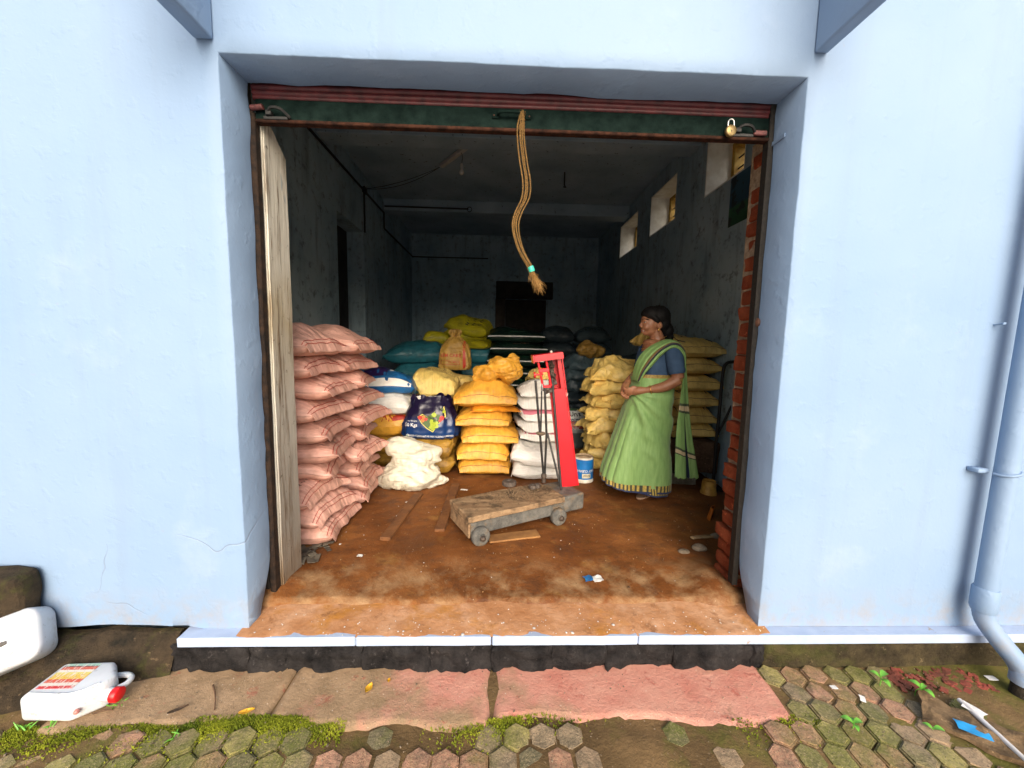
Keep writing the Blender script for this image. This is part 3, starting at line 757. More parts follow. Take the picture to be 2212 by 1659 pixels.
def wiring():
    X = LWX + .012; c = M['conduit']
    a = onX(656, 272, X); j = onX(786.4, 411, X); b = onX(829.4, 455.6, X); b2 = onX(829.4, 495.3, X); e = onX(889, 549.8, X); d = onX(785, 500, X)
    zc = (a[2] + j[2] + b[2]) / 3; z2 = (b2[2] + e[2]) / 2
    r = empty('wall_conduit', (X, j[1], d[2]), 'black electrical conduit running along the left wall', 'conduit')
    put('pipe', *tube([(X, .45, zc), (X, j[1], zc), (X, b[1], zc)], .013, 8), c, r)
    put('pipe', *tube([(X, b[1], zc), (X, b[1], z2), (X, BWY - .01, z2)], .012, 8), c, r)
    put('pipe', *tube([(X, j[1], zc), (X, j[1], d[2])], .012, 8), c, r)
    put('junction_box', *box(X - .011, X + .03, j[1] - .045, j[1] + .045, zc - .04, zc + .04, .008), c, r)
    put('pipe', *tube([(X + .01, 4.486, onY(829, 445, 4.486)[2]), (onY(1012, 451, 4.486)[0], 4.486, onY(829, 446, 4.486)[2])], .012, 8), c, r)
    h = onY(1014, 452, 4.47); put('hook', *tube([(h[0] + .035 * math.cos(t_), 4.478, h[2] + .035 * math.sin(t_)) for t_ in np.linspace(0, 6.3, 16)], .006, 6), c, r)
    put('pipe', *tube([(LWX + .01, BWY - .014, z2 - .01), (onY(1055, 557, BWY)[0], BWY - .014, z2 - .01)], .012, 8), c, r)
    # lamp batten under the ceiling with a bare bulb
    p0 = onZ(1050, 286, 3.32); p1 = onZ(950, 361, 3.32)
    root = empty('batten_lamp', tuple((p0 + p1) / 2), 'pale wooden batten under the ceiling with a hanging bare bulb', 'lamp')
    dv = (p1 - p0) / np.linalg.norm(p1 - p0); ang = math.atan2(dv[1], dv[0])
    put('batten', *xf(box(-.46, .46, -.026, .026, -.020, .020, .004), (p0 + p1) / 2, (0, 0, ang)), simple('pale_wood', (.62, .60, .57), (.5, .48, .45), 14, .7, .3, .003), root, False)
    bq = onZ(997, 330, 3.30); top = np.array([bq[0], bq[1], 3.30]); bz = onY(997, 362, bq[1])[2]
    put('flex', *tube([top, (top[0] + .012, top[1], (3.30 + bz) / 2 + .03), (top[0], top[1], bz + .02)], .003, 5), c, root)
    put('bulb_holder', *lathe([(.010, .045), (.014, .03), (.018, .02), (.018, -.005), (.014, -.008)], 14, (top[0], top[1], bz)), simple('white_plastic', (.55, .55, .55), (.4, .4, .4), 30, .4, 0), root)
    put('bulb', *lathe([(.012, -.006), (.018, -.02), (.026, -.042), (.026, -.058), (.016, -.076), (.002, -.082)], 16, (top[0], top[1], bz)), simple('frosted_glass', (.62, .62, .60), (.5, .5, .48), 20, .25, 0), root)
    for k in (0, 1):
        s = np.array([X + .02, j[1], zc + .02]); e2 = p1 + dv * .0; L = np.linspace(0, 1, 14)[:, None]
        P = s + (e2 - s) * L; P[:, 2] -= (.05 + .05 * k) * 4 * (L * (1 - L))[:, 0] * .8
        put('lead', *tube(P, .0035, 5), c, root)
    h = onZ(1220, 372, CZ); zb = onY(1219, 405, h[1])[2]
    o = put('ceiling_hook', *tube([(h[0], h[1], CZ + .002), (h[0], h[1], zb + .03), (h[0] + .02, h[1], zb), (h[0] - .012, h[1], zb + .01)], .009, 6), c)
    tag(o, 'short dark iron hook hanging from the middle of the ceiling', 'hook')
    # faded poster on the right wall
    q = [onX(1580, 387, RWX - .004), onX(1577, 490, RWX - .004)]
    y1 = q[0][1]; z1, z0 = q[0][2], q[1][2]; y0 = y1 - .52
    t = NT('faded_poster'); co = t.coord('Generated'); gx, gy, gz = t.sep(co)
    cc = t.ramp(gz, [(0, (.015, .06, .03)), (.35, (.03, .10, .05)), (.42, (.02, .06, .10)), (1, (.03, .09, .15))])
    cc = t.mix(t.ramp(t.noise(t.coord('Generated', (1, 1, 1)), 5, 3), [(.56, 0.0), (.60, .9)]), cc, (.02, .025, .03))
    o = put('poster', *box(RWX - .005, RWX - .001, y0, y1, z0, z1), t.done(cc, .5), None, False)
    tag(o, 'faded blue and green poster high on the right wall by the doorway', 'poster')
    pr = []
    for k in range(7): pr.append(box(RWX - .0065, RWX - .0052, y0 + .03, y0 + .17, z0 + .16 + k * .022, z0 + .170 + k * .022))
    put('poster_print', *join(*pr), simple('pale_print', (.20, .24, .25), None, 30, .6, 0), o, False)
wiring()

# ------------------------------------------------------------------ sacks
HX0, HY0, HR = -1.9, .25, .02
HM = np.zeros((330, 200))            # height of whatever already lies at (y, x)
def hsample(x, y):
    fx = np.clip((x - HX0) / HR, 0, HM.shape[1] - 1.001); fy = np.clip((y - HY0) / HR, 0, HM.shape[0] - 1.001)
    i, j = fy.astype(int), fx.astype(int); a, b = fy - i, fx - j
    return HM[i, j] * (1 - a) * (1 - b) + HM[i + 1, j] * a * (1 - b) + HM[i, j + 1] * (1 - a) * b + HM[i + 1, j + 1] * a * b
def hraise(x, y, z):
    j = np.clip(np.round((x - HX0) / HR).astype(int), 0, HM.shape[1] - 1); i = np.clip(np.round((y - HY0) / HR).astype(int), 0, HM.shape[0] - 1)
    np.maximum.at(HM, (i, j), z)
def blur(A, n):
    for _ in range(n):
        B = np.pad(A, 1, mode='edge')
        A = (B[1:-1, 1:-1] * 2 + B[:-2, 1:-1] + B[2:, 1:-1] + B[1:-1, :-2] + B[1:-1, 2:]) / 6
    return A

def creases(P, seed, f0=5.0, n=7, stretch=(1, 1, 1)):
    """Sum of folded (triangle-wave) plane creases in random directions: straight sharp folds like crumpled sheet."""
    rng = np.random.RandomState(seed); P = P * np.asarray(stretch); d = 0; tot = 0
    W = np.stack([vn(P * 4 + 7, seed), vn(P * 4 + 19, seed + 1), vn(P * 4 + 31, seed + 2)], -1) * .035
    for k in range(n):
        v = rng.normal(0, 1, 3); v /= np.linalg.norm(v); f = f0 * 1.28 ** k; a = 1 / f
        q = ((P + W) @ v) * f + rng.rand() * 10
        m = np.clip(.5 + .9 * vn(P * 3.5 + k * 5.3, seed + k), 0, 1)
        d = d + a * m * (np.abs((q % 1) - .5) * 4 - 1); tot += a
    return d / tot

def sack(label, cx, cy, yaw, L, W, T, mat, seed, wr=.006, droop=.05, cat='sack', group=None, name='sack', crumple=0.0, fin=.035, nu=48, nv=26,
         stitch=None, base=None, ends=(1, 1), fat=4.2, blunt=5.0, climb=.05, crs=.016):
    """Filled sack lying on whatever is below it. Local u runs along its length, v across."""
    u = np.linspace(-1, 1, nu); u = np.sign(u) * np.abs(u) ** .85
    v = np.linspace(-1, 1, nv); v = np.sign(v) * np.abs(v) ** .8
    U, V = np.meshgrid(u, v, indexing='ij'); sd = seed * 17
    one = np.ones_like(U)
    N = lambda fu, fv, s: vn(np.stack([U * L * fu, V * W * fv, one * (s * 3.1 + seed)], -1), sd + s)
    ex = 1 - .055 * (1 - V ** 2) * np.abs(U) ** 3 + .02 * N(0.01, 6, 1) * np.abs(U) ** 4
    ey = 1 - .10 * np.abs(U) ** 5 + .025 * N(5, .01, 2)
    lx = U * L / 2 * ex; ly = V * W / 2 * ey + .012 * N(3, .01, 7)
    ca, sa = math.cos(yaw), math.sin(yaw)
    x = cx + lx * ca - ly * sa; y = cy + lx * sa + ly * ca
    uu = np.clip(np.abs(U) / (1 - fin), 0, 1)
    pu = (1 - uu ** blunt) ** .5; pv = (1 - np.abs(V) ** fat) ** .52
    p = pu * pv
    s = hsample(x, y) if base is None else one * base
    core = (np.abs(U) < .75) & (np.abs(V) < .75)
    ref = np.percentile(s[core], 70)
    s = np.clip(s, ref - droop, ref + climb)
    sb = blur(s, 10); s = np.maximum(sb, s - .012); s = blur(s, 2)
    cr = 1 + .10 * N(4, 4, 3)
    rise = .46 * T * (1 - p ** .65) * np.where(uu >= 1, .55, 1)
    bot = s + rise
    th = T * p * cr
    # creases: long ones running in from the sewn ends, finer ones across the belly
    endw = np.clip((np.abs(U) - .25) / .7, 0, 1)
    w1 = ridge(np.stack([U * L * 2.2, V * W * 17, one * seed], -1), sd + 5, 2) * endw
    w2 = ridge(np.stack([U * L * 13 + V * 2, V * W * 4, one * seed], -1), sd + 6, 2) * (1 - .5 * endw)
    wz = wr * (w1 * .9 + w2 * .55) * (.25 + .75 * p ** .5)
    if crumple:
        wz = wz + crumple * (ridge(np.stack([x * 7, y * 7, one * seed], -1), sd + 8, 3) - .4) * (.3 + .7 * p)
        bot = bot + crumple * .8 * N(9, 9, 9) * (1 - p)
        lat = crumple * 1.2
        x = x + lat * N(8, 8, 11); y = y + lat * N(8, 8, 12)
    wz = wz + crs * creases(np.stack([lx, ly, one * seed * .37], -1), seed, 3.6, 6) * (.35 + .65 * p)
    finw = (uu >= 1) * .006 * N(.01, 11, 4)
    bot = bot + finw
    top = bot + np.maximum(th + wz * (th > .004), .003) + .003
    bot2 = bot - np.clip(wz, -.004, .004) * p
    n = U.size
    P = np.concatenate([np.stack([x, y, top], -1).reshape(-1, 3), np.stack([x, y, bot2], -1).reshape(-1, 3)])
    uv = np.concatenate([np.stack([U * L / 2, V * W / 2], -1).reshape(-1, 2), np.stack([U * L / 2, V * W / 2 + W], -1).reshape(-1, 2)])
    F = gridfaces(nu, nv) + gridfaces(nu, nv, base=n, flip=True)
    for i in range(nu - 1):
        F += [(i * nv, (i + 1) * nv, n + (i + 1) * nv, n + i * nv), ((i + 1) * nv + nv - 1, i * nv + nv - 1, n + i * nv + nv - 1, n + (i + 1) * nv + nv - 1)]
    for j in range(nv - 1):
        F += [(j + 1, j, n + j, n + j + 1), ((nu - 1) * nv + j, (nu - 1) * nv + j + 1, n + (nu - 1) * nv + j + 1, n + (nu - 1) * nv + j)]
    F = [f[::-1] for f in F]
    o = put(name, P, F, mat, None, True, uv)
    tag(o, label, cat, group)
    if base is None:
        top3 = top
        for a in np.linspace(0, 1, 3):
            xa = x[:-1] * (1 - a) + x[1:] * a; ya = y[:-1] * (1 - a) + y[1:] * a; za = top3[:-1] * (1 - a) + top3[1:] * a
            for b in np.linspace(0, 1, 3):
                hraise(xa[:, :-1] * (1 - b) + xa[:, 1:] * b, ya[:, :-1] * (1 - b) + ya[:, 1:] * b, za[:, :-1] * (1 - b) + za[:, 1:] * b)
    G = np.stack([x, y, top], -1); B = np.stack([x, y, bot2], -1)
    o_info = dict(o=o, G=G, B=B, u=u, v=v, L=L, W=W)
    if stitch is not None:
        sm, ns = stitch
        for e in (0, 1):
            if not ends[e]: continue
            for k in range(ns):
                uq = (-1 if e == 0 else 1) * (.935 - .045 * k)
                pts = np.array([surf(o_info, uq, vq, .002) for vq in np.linspace(-.96, .96, 26)])
                put('stitching', *tube(pts, .0022, 4), sm, o)
    return o_info

def surf(S, uq, vq, off=0.002, under=False):
    G = S['B'] if under else S['G']
    u, v = S['u'], S['v']
    i = min(max(np.searchsorted(u, uq) - 1, 0), len(u) - 2); j = min(max(np.searchsorted(v, vq) - 1, 0), len(v) - 2)
    a = (uq - u[i]) / (u[i + 1] - u[i]); b = (vq - v[j]) / (v[j + 1] - v[j])
    p = G[i, j] * (1 - a) * (1 - b) + G[i + 1, j] * a * (1 - b) + G[i, j + 1] * (1 - a) * b + G[i + 1, j + 1] * a * b
    du = G[i + 1, j] - G[i, j]; dv = G[i, j + 1] - G[i, j]; nn = np.cross(du, dv); nn /= (np.linalg.norm(nn) + 1e-9)
    if nn[2] < 0 and not under: nn = -nn
    return p + nn * off

def print_on(S, text, uc, vc, h, mat, rot=0.0, squeeze=1.0, parent=None, surffn=None, bold=0.0, off=.0025):
    """Lettering printed on a sack; (uc, vc) normalised centre, h letter size in metres."""
    V2, F = text2d(text, 'CENTER', bold)
    if len(V2) == 0: return None
    ca, sa = math.cos(rot), math.sin(rot); out = []
    for (tx, ty) in V2 * h:
        tx *= squeeze; a = tx * ca - ty * sa; b = tx * sa + ty * ca
        if surffn: out.append(surffn(a, b, off))
        else: out.append(surf(S, uc + a / (S['L'] / 2), vc + b / (S['W'] / 2), off))
    return put('print', np.array(out), F, mat, parent or S['o'], False)

def woven(name, a, b, dirt=(.25, .14, .08), gloss=.45, stripes=.5, dirtamt=.6, tint=.25):
    t = NT(name); uv = t.coord('UV'); co = t.coord('World')
    s1 = t.wave(t.coord('UV', (1, 1, 1)), 26, 3.0, 'X', 3, .6); s2 = t.noise(t.coord('UV', (5, 75, 1)), 1.0, 4, .65)
    weave = t.math('ADD', t.wave(uv, 190, .3, 'X', 0), t.wave(uv, 190, .3, 'Y', 0))
    c = t.ramp(t.noise(co, 5, 4), [(.3, b), (.7, a)])
    c = t.mix(t.math('MULTIPLY', t.ramp(s2, [(.45, 0.0), (.7, 1.0)]), .6 * stripes), c, tuple(min(1, x * 1.45) for x in a))
    c = t.mix(t.math('MULTIPLY', t.ramp(t.noise(co, 9, 6, .7), [(.5, 0.0), (.72, 1.0)]), dirtamt), c, dirt)
    c = t.mix(t.math('MULTIPLY', t.ramp(t.noise(co, 28, 6, .75), [(.60, 0.0), (.72, 1.0)]), dirtamt * .7), c, tuple(x * .6 for x in dirt))
    hsv = t.new('ShaderNodeHueSaturation'); t.set(hsv.inputs['Color'], c)
    t.set(hsv.inputs['Value'], t.math('ADD', t.math('MULTIPLY', t.rnd(), tint), 1 - tint / 2))
    n1 = t.bump(weave, .12, .0015)
    n2 = t.bump(t.math('ADD', s2, t.math('MULTIPLY', t.noise(co, 22, 5, .6), .9)), .6, .010, n1)
    wz_ = t.new('ShaderNodeTexNoise'); t.set(wz_.inputs['Vector'], co); wz_.inputs['Scale'].default_value = 9
    vo = t.voro(t.mix(.10, co, wz_.outputs['Color']), 15); vo2 = t.voro(t.coord('UV', (1.0, 2.6, 1.0)), 11)
    n3 = t.bump(t.math('ADD', vo, vo2), .50, .012, n2)
    return t.done(hsv.outputs[0], gloss - .04, n3, spec=.4)
S_ = {}
S_['pink'] = woven('pink_woven_sack', (.68, .395, .32), (.52, .27, .215), (.30, .16, .10), dirtamt=.5, stripes=.7)
S_['yellow'] = woven('yellow_woven_sack', (.66, .34, .045), (.50, .235, .025), (.25, .12, .03), .42)
S_['ochre'] = woven('ochre_woven_sack', (.42, .255, .055), (.28, .155, .03), (.10, .06, .02), .45)
S_['cream'] = woven('cream_woven_sack', (.62, .47, .15), (.48, .34, .09), (.20, .13, .05), .5)
S_['paleyel'] = woven('crumpled_yellow_plastic', (.80, .59, .20), (.66, .44, .11), (.22, .12, .03), .38)
S_['tan'] = woven('tan_woven_sack', (.72, .53, .18), (.56, .39, .11), (.24, .16, .06), .5)
S_['white'] = woven('white_woven_sack', (.74, .72, .68), (.62, .60, .56), (.36, .29, .20), .4, dirtamt=.3)
S_['grubby'] = woven('grubby_white_woven', (.70, .66, .54), (.56, .52, .41), (.30, .23, .13), .42, dirtamt=.4)
S_['teal'] = woven('teal_woven_sack', (.022, .135, .175), (.012, .085, .115), (.02, .04, .04), .38)
S_['blue'] = woven('blue_woven_sack', (.015, .115, .30), (.010, .07, .2), (.02, .03, .05), .35)
S_['yg'] = woven('yellow_green_sack', (.34, .31, .012), (.25, .22, .008), (.08, .08, .02), .35)
S_['dgreen'] = woven('dark_green_sack', (.004, .016, .011), (.002, .009, .006), (.004, .006, .005), .35)
S_['slate'] = woven('slate_sack', (.055, .085, .10), (.030, .050, .062), (.02, .025, .025), .4)
S_['dslate'] = woven('dark_slate_sack', (.028, .042, .052), (.016, .026, .032), (.01, .012, .012), .4)
S_['dirtyyel'] = woven('dirty_yellow_sack', (.40, .225, .03), (.24, .125, .018), (.07, .04, .015), .5, dirtamt=.8)
def flat(name, c, rough=.5): return simple(name, c, tuple(x * .75 for x in c), 40, rough, 0)
K = dict(red=flat('red_thread', (.42, .07, .05)), brown=flat('brown_thread', (.16, .07, .03)), black=flat('black_print', (.030, .025, .022)), grey=flat('faded_print', (.16, .09, .07)),
         rprint=flat('red_print', (.40, .035, .018)), white=flat('white_print', (.75, .75, .75)), green=flat('green_print', (.03, .13, .04)), navy=flat('navy_print', (.02, .03, .07)), orange=flat('orange_print', (.55, .17, .01)))
ORD = ['first', 'second', 'third', 'fourth', 'fifth', 'sixth', 'seventh', 'eighth', 'ninth', 'tenth', 'eleventh', 'twelfth', 'thirteenth']

def marks_on(S, uc, vc, w, h, mat, seed, rows=1, along='v'):
    """Faded, illegible rows of stencil strokes on a sack."""
    rng = random.Random(seed); V, F = [], []
    for r in range(rows):
        p = -w / 2
        while p < w / 2:
            cw = rng.uniform(.35, .8) * h
            for k in range(rng.choice((1, 2, 2, 3))):
                a = p + rng.uniform(0, cw * .7); b0 = rng.uniform(-.5, .1) * h; b1 = b0 + rng.uniform(.3, .8) * h; a1 = a + rng.uniform(.10, .28) * h
                q = [(a, b0), (a1, b0), (a1, b1), (a, b1)]; n = len(V)
                for (x, y) in q:
                    y += (r - (rows - 1) / 2) * h * 1.7
                    du, dv = (y, x) if along == 'v' else (x, y)
                    V.append(surf(S, np.clip(uc + du / (S['L'] / 2), -.98, .98), np.clip(vc + dv / (S['W'] / 2), -.98, .98), .0022))
                F.append((n, n + 1, n + 2, n + 3))
            p += cw + .25 * h
    return put('print', np.array(V), F, mat, S['o'], False)

def panel_on(S, u0, u1, v0, v1, mat, name='print_panel', off=.0018, n=14, under=False):
    V = [surf(S, a, b, off, under) for a in np.linspace(u0, u1, n) for b in np.linspace(v0, v1, n)]
    return put(name, np.array(V), gridfaces(n, n), mat, S['o'])

def pink_pile():
    rng = random.Random(11); G = 'pink sacks piled along the left wall'
    for k in range(10):
        T = .128 + rng.uniform(-.008, .012)
        for col in (0, 1):
            bulge = .05 * math.sin(k / 10 * math.pi * 1.4)
            if col == 0: cx, cy, L, W = -1.42 + rng.uniform(-.05, .04), .84 + rng.uniform(-.02, .03), .82, .50
            else: cx, cy, L, W = -1.40 + rng.uniform(-.04, .05) + (.03 if 2 < k < 8 else -.02), 1.37 + rng.uniform(-.03, .03), .84, .52
            if k == 0 and col == 0: cx, cy, W = -1.37, .83, .54
            yaw = rng.uniform(-.16, .20)
            if k == 9: T = .14
            where = 'front' if col == 0 else 'rear'
            S = sack(f'pink sack in the {where} column of the pink pile, {ORD[k]} from the floor' if k < 9 else f'pink sack on top of the {where} column of the pink pile',
                     cx, cy, yaw, L, W, T, S_['pink'], 100 + k * 2 + col, .008, .05, group=G, stitch=(K['red'], 2), ends=(0, 1), blunt=5.0, crs=.014)
            if rng.random() < .55:
                marks_on(S, .72, rng.uniform(-.25, .2), .26, .022, K['grey'], k * 5 + col, rng.choice((1, 2)))
            if k == 0 and col == 0: print_on(S, '1037 A125', .80, -.45, .028, K['black'], math.pi / 2 - .1)
pink_pile()
_b = onX(1633, 697, 1.186)
put('rusty_bolt', *xf(ball((0, 0, 0), (.012, .030, .024), 2), (1.186, _b[1], _b[2])), M['rust'], ST)
# ------------------------------------------------------------------ other stacks (each bag drapes over those below it)
def raise_rect(x0, x1, y0, y1, z):
    X, Y = np.meshgrid(np.arange(x0, x1, .01), np.arange(y0, y1, .01)); hraise(X, Y, np.full_like(X, z))

def yellow_stack():
    G = 'yellow sacks stacked in the middle'
    for k in range(5):
        dx = (-.01, -.015, .03, -.02, -.005)[k]
        S = sack(['yellow sack at the bottom of the middle yellow stack', 'yellow sack second from the floor in the middle yellow stack', 'yellow sack third from the floor, its right corner sticking out',
                  'yellow sack fourth from the floor, under the folded orange one', 'plump yellow sack on top of the middle yellow stack'][k],
                 -.125 + dx, 2.19, math.pi / 2 + (.02, -.03, .05, -.02, .01)[k], .80, (.50, .50, .56, .52, .60)[k], (.175, .155, .155, .15, .19)[k], S_['yellow'], 300 + k, .008, .05, group=G, stitch=(K['brown'], 1), ends=(1, 0), nv=34)
        if k == 3:
            sack('folded flat orange-yellow sack wedged below the top yellow sack', -.06, 2.06, .12, .46, .46, .035, woven('orange_sack', (.72, .30, .02), (.6, .22, .015), (.3, .12, .02), .4), 333, .004, .06, crumple=.012, stitch=(K['red'], 1))
yellow_stack()

def left_middle():
    G = 'dirty yellow sacks low in the left heap'
    for k in range(2):
        S = sack(['dirty yellow sack on the floor behind the crumpled white sack', 'dirty yellow sack directly under the navy printed bag'][k], -.665, 2.04, .03 - .05 * k, .54, .44, .175, S_['dirtyyel'], 340 + k, .008, .04, group=G, stitch=(K['brown'], 1))
    for k in range(2):
        sack(['grimy yellow sack on the floor beside the pink pile', 'grimy yellow sack under the red-lettered cake sack'][k], -1.22, 2.24, .05 * k, .70, .48, .155, S_['dirtyyel'], 350 + k, .012, .05, group=G, crumple=.012)
    S = sack('yellow sack with red CAKE lettering beside the pink pile', -1.22, 2.24, .06, .74, .46, .25, S_['yellow'], 360, .008, .04)
    panel_on(S, .52, .90, -.93, -.80, K['rprint']); panel_on(S, .60, .78, -.80, -.30, K['rprint'])
    for i, c in enumerate('AKE'): print_on(S, c, .30 + .16 * i, -.82, .075, K['rprint'], .2, bold=.02)
    S = sack('grubby white sack between the cake sack and the blue one', -1.17, 2.22, -.10, .74, .46, .17, S_['white'], 362, .009, .06, stitch=(K['black'], 1))
    S = sack('purple and blue printed sack on top beside the pink pile', -1.19, 2.25, .08, .76, .48, .175, S_['blue'], 364, .007, .05)
    pur = woven('purple_sack_print', (.030, .012, .075), (.018, .008, .05), (.02, .01, .03), .35)
    panel_on(S, -.95, .25, -.72, .5, pur); panel_on(S, -.9, .88, -.985, -.80, S_['white'], 'white_side'); panel_on(S, -.9, .88, -.985, -.6, S_['white'], 'white_side', .003, 14, True)
    panel_on(S, .28, .50, -.35, -.05, K['white'])
    # stack behind
    for k in range(3):
        sack(f'ochre sack in the stack behind the navy bag, {ORD[k]} from the floor', -.67, 2.72, math.pi / 2, .84, .52, .215, S_['ochre'], 370 + k, .008, .04, group='ochre sacks behind the navy bag')
    S = sack('pale cream sack behind and above the navy bag', -.665, 2.50, math.pi / 2 + .02, .46, .47, .27, S_['cream'], 376, .006, .04, fat=3.4, nv=34)
    marks_on(S, .05, .0, .36, .022, K['brown'], 7, 4)
    sack('cream sack with faded print beneath the tied cake sack', -.50, 2.92, math.pi / 2, .44, .62, .235, S_['tan'], 378, .008, .04)
left_middle()

def back_stacks():
    for k in range(5):
        sack(f'teal sack in the back left stack, {ORD[k]} from the floor' if k < 4 else 'teal sack on top of the back left stack', -1.03 + (.05, -.04, .03, .06, -.03)[k], 3.52, (.03, -.05, .06, -.1, .07)[k], .86, .55, .245, S_['teal'], 400 + k, .007, .05, group='teal sacks at the back left')
    for k in range(5):
        sack(f'teal sack in the stack behind the tied cake sack, {ORD[k]} from the floor' if k < 4 else 'teal sack on top, right behind the tied cake sack', -.28, 3.86, .04 * (-1) ** k, .62, .5, .245, S_['teal'], 410 + k, .007, .05, group='teal sacks behind the cake sack')
    S = sack('yellow-green sack lying on the left of the highest heap', -.78, 3.80, .25, .62, .46, .20, S_['yg'], 420, .008, .10)
    sack('yellow-green sack underneath, sloping down towards the teal sacks', -.40, 3.78, -.35, .66, .44, .13, S_['yg'], 422, .008, .12)
    S = sack('yellow-green sack with dark print on the right of the highest heap', -.42, 3.80, -.28, .62, .46, .19, S_['yg'], 421, .008, .10, stitch=(K['brown'], 1))
    marks_on(S, .3, -.2, .3, .05, K['black'], 5, 3)
    # dark green sacks with white edges
    G = 'dark green sacks with white edges'
    wt = simple('white_edge_tape', (.66, .67, .66), (.5, .5, .5), 30, .6, 0)
    for k in range(9):
        S = sack(f'dark green sack with a white edge, {ORD[k]} from the floor' if k < 8 else 'dark green sack with a white edge on top of its stack', .21 + .02 * math.sin(k * 2), 3.55, .03 * math.sin(k * 3), .78, .52, .152, S_['dgreen'], 430 + k, .006, .03, group=G)
        e = np.array([surf(S, u_, -.985, .001) + np.array([0, -.006, -.002]) for u_ in np.linspace(-.93, .93, 30)])
        put('white_edge', *tube(e, .0085, 6), wt, S['o'])
        marks_on(S, 0.05, -.75, .2, .03, K['grey'] if k % 2 else K['green'], k, 1, 'u')
    # slate stacks against the back
    for c, (cx, cy, n) in enumerate(((.90, 4.5, 7), (1.46, 4.6, 7))):
        for k in range(n):
            nm = 'left' if c == 0 else 'right'
            S = sack(f'slate sack in the {nm} stack by the back wall, {ORD[k]} from the floor', cx + .03 * math.sin(k * 5 + c), cy, .04 * math.sin(k * 7), .56, .5, .212, S_['dslate'] if c == 0 else S_['slate'], 450 + 10 * c + k, .008, .04, group='slate sacks by the back wall')
            if c == 1 and k == n - 1: marks_on(S, 0, -.5, .35, .06, K['black'], 3, 2, 'u')
    for k in range(8):
        sack(f'crumpled slate-blue sack right of the red scale post, {ORD[k]} from the floor', 1.04 + .04 * math.sin(k * 3), 3.34, .05 * math.sin(k * 5), .58, .5, .125, S_['slate'] if k > 4 else S_['dslate'], 470 + k, .012, .06, group='crumpled slate sacks', crumple=.030)
    for k in range(6):
        sack(f'slate sack behind the woman, {ORD[k]} from the floor', 1.62, 3.10, .05 * math.sin(k * 5), .56, .5, .18, S_['slate'], 480 + k, .009, .05, group='slate sacks behind the woman', crumple=.01)
back_stacks()

def right_stacks():
    for k in range(8):
        S = sack(f'crumpled pale yellow sack left of the woman, {ORD[k]} from the floor' if k < 7 else 'crumpled pale yellow sack on top of the stack left of the woman', 1.23 + (.0, .02, .01, -.03, -.01, .02, -.02, .02)[k], 2.26, .10 * math.sin(k * 4.2), .72, .50, .118, S_['paleyel'], 500 + k, .012, .07,
                 group='crumpled pale yellow sacks beside the woman', crumple=.034, nu=60, nv=40)
    # rough stone slab bench on a concrete block, carrying the right-hand stack
    sl = m_stone('slab_stone', (.20, .12, .075), (.07, .045, .03))
    o = put('stone_slab', *xf(box(-.27, .27, -.44, .42, -.14, .14, .015, 2, 4, .012, 3, 9), (1.665, 2.08, .262), (0, .06, 0)), sl); tag(o, 'brown rough stone slab under the tan sacks at the right wall', 'stone slab')
    o = put('concrete_block', *box(1.36, 1.76, 1.66, 1.82, -.005, .105, .015, 2, 4, .016, 4, 13), m_stone('block_conc', (.30, .28, .24), (.13, .12, .10))); tag(o, 'grey broken concrete block on the floor behind the woman', 'concrete block')
    raise_rect(1.40, 1.94, 1.66, 2.52, .40)
    for k in range(6):
        S = sack(f'tan printed sack on the stone slab, {ORD[k]} of its stack' if k < 5 else 'tan printed sack on top of the stack on the stone slab', 1.705 + .012 * math.sin(k * 3), 2.06, math.pi / 2 + .04 * math.sin(k * 5) + .06, .80, .47, .142 if k < 5 else .16, S_['tan'], 520 + k, .009, .04, group='tan sacks on the stone slab', stitch=(K['brown'], 1), ends=(1, 0))
        pts = lambda va: np.array([surf(S, u_, va, .0022) for u_ in np.linspace(-.8, .85, 30)])
        for va in (-.55, .55): put('print_line', *tube(pts(va), .0035, 4), K['navy'], S['o'])
        if k >= 4:
            print_on(S, 'MIXTURE', -.05, .20, .075, K['navy'], 0.0 + math.pi / 2 * 0, 1.0); print_on(S, 'N 12 P 2 K 12', .0, -.16, .07, K['navy'])
        else: marks_on(S, -.5, 0, .3, .04, K['navy'], k, 2)
    sack('crumpled yellow sack end behind the woman on the tan stack', 1.56, 2.42, .3, .30, .24, .12, S_['paleyel'], 540, .01, .05, crumple=.02)
    # white sacks right of the yellow stack
    G = 'white sacks between the yellow stack and the scale'
    for k in range(2):
        sack(['flat white sack on the floor right of the yellow stack', 'white sack second from the floor right of the yellow stack'][k], .40, 1.98, .04 - .1 * k, .58, .52, (.12, .155)[k], S_['white'], 560 + k, .008, .05, group=G, crumple=.006)
    pk = woven('pink_striped_sack', (.60, .20, .26), (.5, .15, .2), (.3, .12, .1), .45)
    for k in range(5):
        S = sack(['white sack with a pink band, just above the flat white ones', 'white sack with a pink band, second of the banded ones', 'white sack with a pink band, third of the banded ones', 'white sack with a pink band, fourth of the banded ones', 'white sack on top of the white stack'][k], .40 + .015 * (-1) ** k, 2.22, math.pi / 2, .62, .48, .118, S_['white'], 570 + k, .007, .03, group=G, fat=3.0)
        if k < 4: panel_on(S, -.9, -.55, -.85, .85, pk, 'pink_band', .002, 14, k % 2 == 1)
    sack('small tan bundle on top of the white sacks behind the scale', .44, 2.36, .3, .3, .26, .10, S_['tan'], 580, .01, .05, crumple=.02)
right_stacks()

